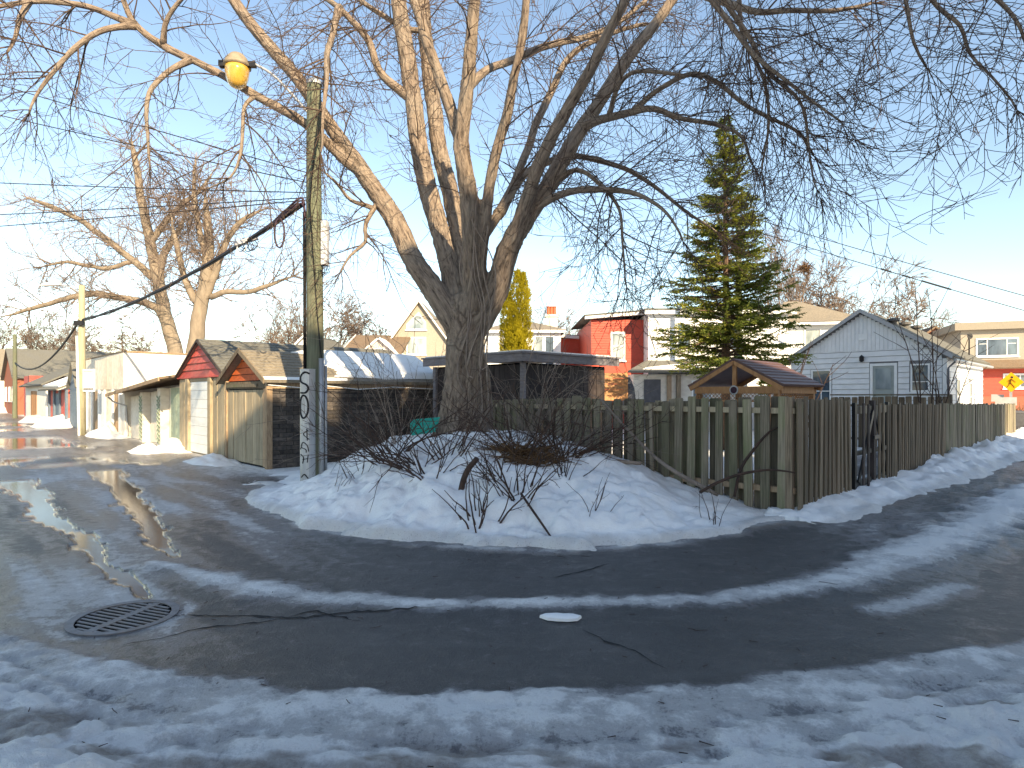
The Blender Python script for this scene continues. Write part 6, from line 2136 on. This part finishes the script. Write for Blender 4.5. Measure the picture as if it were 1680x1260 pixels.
spruce_m = needle_mat('spruce needles', (0.06, 0.10, 0.021), (0.18, 0.22, 0.045), (0.38, 0.35, 0.06))
cedar_m = needle_mat('golden cedar sprays', (0.20, 0.17, 0.012), (0.34, 0.29, 0.018), (0.46, 0.38, 0.025))
dark_m = needle_mat('dark pine needles', (0.03, 0.045, 0.02), (0.06, 0.07, 0.025), (0.10, 0.09, 0.04))


def needle_spray(arr, p, d, L, wd, k):
    """a twig clothed in k pairs of thin needle blades"""
    d = d.normalized()
    s = d.cross(Vector((0, 0, 1)))
    if s.length < 0.1:
        s = Vector((1, 0, 0))
    s.normalize()
    u = s.cross(d)
    V_ = []; T_ = []
    for i in range(k):
        t = (i + 0.5) / k
        c = p + d * (L * t)
        wl = wd * (1.05 - 0.6 * t) * uni(0.8, 1.2)
        for sg in (-1, 1):
            tip = c + (d * 0.75 + s * sg * 0.8 + u * uni(-1.1, 1.3)).normalized() * wl
            b = d * (L / k * 0.62)
            n = len(V_)
            V_ += [c - b, c + b, tip]
            T_.append((n, n + 1, n + 2))
    arr.tris(np.array([tuple(q) for q in V_]), np.array(T_))


def conifer(label, px, Y, top, base_py, prof, mat, seed, whorl=0.30, droop=0.25, name='spruce_tree', dens=1.0, group=None, bare=0.0):
    random.seed(seed)
    H = CAMH + (HOR - top) / F * Y
    tr = thing(name, label, 'tree', ((px - 840) / F * Y, Y, 0), 0, group)
    obj('trunk', MB().tube([(0, 0, 0), (0.03, 0, H * 0.4), (0, 0.02, H * 0.8), (0, 0, H)], [0.17 * H / 11, 0.12 * H / 11, 0.05, 0.012], 10).mesh('trunk', True), M('spruce bark', (0.16, 0.10, 0.07), (0.09, 0.055, 0.04), 6, (3, 3, 1), 0.85, 0.4, 0.01), tr)
    N = ARR(); B_ = ARR()
    z = H * 0.985
    z0 = CAMH + (HOR - base_py) / F * Y
    while z > z0:
        R = prof(z / H) * Y / F
        nb = max(4, int((5 + 3.2 * R) * dens))
        for i in range(nb):
            a = uni(0, 2 * math.pi)
            l = R * uni(0.62, 1.12)
            if l < 0.08:
                l = 0.12
            d = Vector((math.cos(a), math.sin(a), uni(-0.05, 0.42) + 0.45 * max(0, z / H - 0.6)))
            nseg = 7
            pts, rs = grow(Vector((0, 0, z + uni(-0.1, 0.1))), d, l, 0.012 + 0.010 * l, 0.004, nseg, 0.06, droop * (1.0 - z / H * 0.6), droop * 1.6, 0.6)
            B_.tube(pts, rs, 3)
            ns_ = int((6 + l * 15) * dens)
            for (q, t, f) in along(pts, ns_):
                if f < bare:
                    continue
                sl = uni(0.18, 0.42) * (0.55 + 0.5 * min(1.0, l)) * (1.15 - 0.55 * f)
                sdv = side_dir(t, uni(0.45, 0.85)); sdv.z *= 0.35
                sdv = (sdv + Vector((0, 0, -0.12))).normalized()
                needle_spray(N, q, sdv, sl, 0.085, max(4, int(sl / 0.045)))
            needle_spray(N, pts[-2], pts[-1] - pts[-2], 0.25, 0.08, 6)
        z -= whorl * uni(0.35, 0.75) * (0.55 + 0.6 * (1 - z / H))
    b = obj('branches', B_.mesh('branches'), M('spruce bark', (0, 0, 0)), tr); b['kind'] = 'stuff'
    c = obj('crown', N.mesh('crown', False), mat, tr); c['kind'] = 'stuff'


conifer('tall spruce with sunlit left side rising behind the gazebo', 1190, 20.0, 192, 612,
        lambda t: float(np.interp(t, [0.15, 0.28, 0.38, 0.5, 0.62, 0.75, 0.85, 0.93, 1.0], [96, 128, 112, 96, 66, 42, 30, 16, 3])), spruce_m, 41, 0.42, 0.20, bare=0.14, dens=1.15)
conifer('dark pine in the far mass at the left horizon', 72, 75, 572, 660, lambda t: float(np.interp(t, [0, 0.3, 1], [30, 26, 3])), dark_m, 43, 1.6, 0.1, 'pine_tree', 0.5)
conifer('brown rusty conifer behind the far utility pole', 200, 62, 522, 640, lambda t: float(np.interp(t, [0, 0.4, 1], [28, 24, 4])), M('rusty needles', (0.22, 0.13, 0.06), (0.12, 0.07, 0.035), 3), 44, 1.2, 0.0, 'rusty_conifer', 0.5)
conifer('small dark evergreen in the yard, seen under the gazebo roof', 1262, 17.5, 605, 648, lambda t: float(np.interp(t, [0, 0.5, 1], [26, 22, 6])), spruce_m, 45, 0.22, 0.1, 'small_evergreen', 0.9)

# golden columnar cedar: three narrow spires
random.seed(9)
Yc = 23.0
cx = (847 - 840) / F * Yc
cd = thing('golden_cedar', 'golden yellow columnar cedar with three spires behind the dark shed', 'tree', (cx, Yc, 0), 0)
obj('trunk', MB().tube([(0, 0, 0), (0, 0, 3.5)], [0.1, 0.05], 8), far_bark, cd)
N = ARR()
spires = [(-0.28, 0.0, 5.6, 0.36), (0.05, 0.05, 6.45, 0.42), (0.27, -0.02, 6.35, 0.34), (0.0, -0.25, 4.6, 0.42), (-0.1, 0.25, 5.2, 0.4)]
for (sx, sy, h, rr) in spires:
    for _ in range(3600):
        t = rnd() ** 0.8
        z = 0.5 + (h - 0.5) * t
        R = rr * (1.15 - 0.30 * t) * min(1.0, ((h - z) / 0.9 + 0.06)) * (0.88 + 0.3 * mnoise.noise(Vector((sx * 9, z * 2.4, 0))))
        a = uni(0, 2 * math.pi)
        if mnoise.noise(Vector((sx * 5 + math.cos(a) * 1.2, math.sin(a) * 1.2, z * 3.5))) < -0.18:
            R *= 0.8
            if rnd() < 0.6:
                continue
        q = Vector((sx + R * math.cos(a) * uni(0.72, 1.06), sy + R * math.sin(a) * uni(0.72, 1.06), z))
        d = Vector((math.cos(a) * 0.55, math.sin(a) * 0.55, 0.95)) + rv() * 0.35
        needle_spray(N, q, d, uni(0.09, 0.2), 0.045, 3)
c = obj('crown', N.mesh('crown', False), cedar_m, cd); c['kind'] = 'stuff'

# ------------------------------------------------------------------ brushwood on the mound
def shrub(label, x, y, n, L, r, spread, seed, mat=None, grav=0.25, side=3.0, lean=(0, 0), name='bare_shrub', rad=0.15, bias=1.0):
    random.seed(seed)
    z = mound_z(x, y)
    arr = ARR()
    og = Vector((x, y, z))
    for i in range(n):
        a = uni(0, 2 * math.pi)
        b = Vector((x + rad * math.cos(a) * rnd(), y + rad * math.sin(a) * rnd(), 0))
        b.z = mound_z(b.x, b.y) - 0.06
        d = Vector((math.cos(a) * spread + lean[0], math.sin(a) * spread * 0.7 + lean[1], uni(0.5, 1.1) * bias))
        l = L * uni(0.55, 1.2)
        pts, rs = grow(b, d, l, r * uni(0.6, 1.15), r * 0.28, 9, 0.17, grav * uni(0.3, 1.6), 0.15, 0.7)
        arr.tube([q - og for q in pts], rs, 5)
        for (q, t, f) in along(pts, int(side * l)):
            if f < 0.2:
                continue
            l2 = uni(0.15, 0.6) * L * 0.6
            p2, r2 = grow(q, side_dir(t, 0.75), l2, r * 0.42, r * 0.2, 5, 0.22, 0.1, 0.3)
            arr.tube([z_ - og for z_ in p2], r2, 4)
            for (q3, t3, f3) in along(p2, 2):
                p3, r3 = grow(q3, side_dir(t3, 0.7), l2 * uni(0.3, 0.6), r * 0.26, r * 0.16, 3, 0.2, 0.0, 0.3)
                arr.tube([z_ - og for z_ in p3], r3, 3)
    o = obj(name, arr.mesh(name), mat or bramble_bark, None, og)
    tag(o, label, 'shrub', 'bare brushwood on the snow mound')


def gm(px, py, Y):
    return (px - 840) / F * Y, Y


S = [('dark arching bramble on the left half of the mound crest', 640, 10.2, 12, 1.5, 0.013, 0.9, (-0.25, 0)),
     ('bramble of crossing stems left of the mound hollow', 690, 9.7, 11, 1.25, 0.012, 1.0, (-0.2, 0)),
     ('upright twiggy shrub in the middle of the mound top', 735, 9.9, 10, 1.2, 0.012, 0.6, (0, 0)),
     ('low shrub with forked stems below the hollow', 712, 9.0, 9, 0.75, 0.012, 0.7, (-0.1, 0)),
     ('tangled shrub over the brown brush pile', 850, 9.9, 14, 1.3, 0.013, 0.85, (0.1, 0)),
     ('wide dark bramble right of the brush pile', 925, 10.0, 13, 1.4, 0.014, 0.9, (0.3, 0)),
     ('thin forked shrub right of centre on the mound face', 925, 9.0, 6, 0.8, 0.010, 0.5, (0.1, 0)),
     ('dense dark sapling clump low on the mound face', 782, 7.75, 9, 0.75, 0.013, 0.45, (-0.05, 0)),
     ('group of short stems below the brush pile', 852, 8.2, 10, 0.8, 0.013, 0.5, (0, 0)),
     ('short stems left of the sapling clump', 820, 8.8, 8, 0.7, 0.010, 0.6, (0, 0)),
     ('few thin twigs on the lower right of the mound', 972, 7.9, 4, 0.5, 0.007, 0.4, (0, 0)),
     ('tiny twig tuft near the fence corner in the snow', 1168, 8.2, 4, 0.5, 0.007, 0.35, (0.05, 0)),
     ('bent thin twigs low on the left mound face', 545, 9.4, 3, 0.35, 0.006, 0.6, (0, 0)),
     ('sparse thin stems on the left shoulder of the mound', 590, 10.1, 6, 0.7, 0.007, 0.7, (0, 0))]
for i, (lab, px, Y, n, L, r, sp, ln) in enumerate(S):
    x, y = gm(px, 0, Y)
    shrub(lab, x, y, int(n * 1.7), L * 1.15, r * 1.05, sp, 500 + i, lean=ln, rad=0.28)
T_ = [('pale thicket of long thin stems between pole and trunk', 640, 11.6, 16, 2.0, 0.008, 0.75, (-0.35, 0.0)),
      ('pale thin stems fanning out left of the teal lid', 600, 12.0, 10, 1.8, 0.007, 0.8, (-0.2, 0.0)),
      ('tall pale whips rising before the charcoal brick wall', 655, 11.9, 8, 2.6, 0.008, 0.25, (-0.05, 0.0)),
      ('dense pale thicket between trunk and fence', 845, 11.2, 26, 1.9, 0.008, 0.9, (0.1, 0.0)),
      ('pale tangle of stems against the left end of the fence', 905, 11.0, 26, 1.7, 0.008, 0.85, (0.2, 0.0)),
      ('tall pale saplings before the dark shed', 860, 11.6, 8, 3.2, 0.010, 0.25, (0.1, 0.0)),
      ('low pale stems spreading over the mound right of the trunk', 960, 10.4, 14, 1.3, 0.007, 0.9, (0.2, -0.1))]
for i, (lab, px, Y, n, L, r, sp, ln) in enumerate(T_):
    x, y = gm(px, 0, Y)
    shrub(lab, x, y, n, L, r, sp, 700 + i, mat=dead_wood, lean=ln, rad=0.5, grav=0.2)


# slender saplings in the yard before the bungalow
random.seed(88)
for k, (px, Y, n, top, lab) in enumerate(((1523, 17.0, 3, 480, 'tall dark sapling before the bungalow corner window'), (1538, 18.2, 4, 540, 'forked sapling rising over the fence at the bungalow corner'), (1290, 15.5, 3, 560, 'thin sapling behind the gazebo roof'))):
    x = (px - 840) / F * Y
    og = Vector((x, Y, 0))
    ar = ARR()
    H_ = CAMH + (HOR - top) / F * Y
    for i in range(n):
        p_, r_ = grow(og + Vector((uni(-0.15, 0.15), 0, 0)), Vector((uni(-0.12, 0.3), uni(-0.1, 0.1), 1)), H_ * uni(0.75, 1.05), 0.026, 0.007, 12, 0.06)
        ar.tube([q - og for q in p_], r_, 5)
        for (q, t, f) in along(p_, 9):
            if f > 0.35:
                p2, r2 = grow(q, side_dir(t, 0.6), uni(0.4, 1.2), 0.010, 0.005, 5, 0.12)
                ar.tube([z_ - og for z_ in p2], r2, 4)
    tag(obj('sapling', ar.mesh('sapling'), bramble_bark, None, og), lab, 'sapling', 'saplings in the yard')


def stick(name, label, trace, mat, n=7):
    p = limb3(trace, 0.06, 0.02)
    o = Vector(p[0][:3])
    tag(obj(name, MB().tube([tuple(q[:3] - np.array(o)) for q in p], [q[3] for q in p], n).mesh(name, True), mat, None, o), label, 'branch', 'fallen branches')


stick('fallen_branch', 'long grey fallen branch leaning down across the fence into the snow', [(985, 655, 11.0, 1.5), (1030, 705, 10.5, 2.2), (1070, 745, 10.0, 2.8), (1110, 775, 9.6, 3.4), (1150, 797, 9.3, 3.6), (1178, 812, 9.15, 3)], dead_wood)
stick('fallen_branch', 'dark fallen branch arching to the fence corner', [(1148, 808, 9.0, 2.6), (1180, 790, 8.95, 2.6), (1215, 777, 8.9, 2.4), (1260, 771, 8.8, 1.9), (1305, 776, 8.7, 1.2)], bramble_bark)
stick('fallen_branch', 'thin dark branch rising against the fence boards', [(1205, 815, 8.95, 2.4), (1215, 770, 9.1, 2.6), (1238, 735, 9.2, 2.4), (1262, 708, 9.2, 1.6), (1280, 700, 9.2, 1.0)], bramble_bark)
stick('broken_stub', 'short broken dark stub sticking out of the mound face', [(752, 842, 8.6, 5), (757, 800, 8.6, 5), (767, 772, 8.55, 5), (783, 752, 8.5, 4.5)], bramble_bark)
stick('thin_stick', 'thin dark stick leaning down to the kerb of the mound', [(855, 810, 8.1, 2), (885, 852, 7.6, 2), (913, 896, 7.15, 1.5)], bramble_bark)
stick('grey_plank_branch', 'straight grey limb lying on the snow by the fence foot', [(985, 752, 10.3, 3.5), (1020, 757, 10.1, 3.5), (1052, 760, 10.0, 3.0)], dead_wood)

# dry matted vines in the hollow
random.seed(63)
ar = ARR()
x, y = gm(868, 0, 9.75)
og = Vector((x, y, mound_z(x, y)))
for _ in range(420):
    a = uni(0, 6.28); rr = 0.55 * math.sqrt(rnd())
    b = Vector((x + rr * math.cos(a), y + 0.7 * rr * math.sin(a), 0)); b.z = mound_z(b.x, b.y) + uni(-0.02, 0.14) * (1 - rr)
    p_, r_ = grow(b, Vector((uni(-1, 1), uni(-0.6, 0.6), uni(-0.1, 0.35))), uni(0.2, 0.6), 0.008, 0.005, 5, 0.3, 0.5)
    ar.tube([q - og for q in p_], r_, 3)
o = tag(obj('brush_pile', ar.mesh('brush_pile'), leaf_brown, None, og), 'matted brown brush pile in a hollow of the mound', 'brush pile')
# sunlit russet hedge at the end of the right lane
random.seed(64)
ar = ARR()
og = P(1672, 680, 31); og.z = 0
for _ in range(500):
    b = og + Vector((uni(-1.6, 3.0), uni(-1, 1), 0))
    p_, r_ = grow(b, Vector((uni(-0.5, 0.5), uni(-0.5, 0.5), 1)), uni(0.6, 1.5), 0.02, 0.008, 5, 0.25)
    ar.tube([q - og for q in p_], r_, 3)
tag(obj('russet_hedge', ar.mesh('russet_hedge'), leaf_brown, None, og), 'sunlit russet hedge of bare stems at the far right', 'hedge')

# scraps of twig and leaf scattered over the lane and the slush
random.seed(91)
ar = ARR()
xs = np.array([uni(-3.4, 3.6) for _ in range(150)]); ys = np.array([uni(2.6, 7.0) for _ in range(150)])
hs = ground_fields(xs, ys)[0]
for x, y, h in zip(xs, ys, hs):
    p_, r_ = grow(Vector((x, y, h + 0.006)), Vector((uni(-1, 1), uni(-1, 1), 0)), uni(0.015, 0.06) if rnd() < 0.92 else uni(0.06, 0.16), 0.0028, 0.0018, 3, 0.15)
    for q in p_:
        q.z = h + 0.006
    ar.tube(p_, r_, 4)
o = obj('litter', ar.mesh('litter'), bramble_bark)
o['kind'] = 'stuff'; o['label'] = 'scraps of dark twig scattered over slush and asphalt'; o['category'] = 'debris'
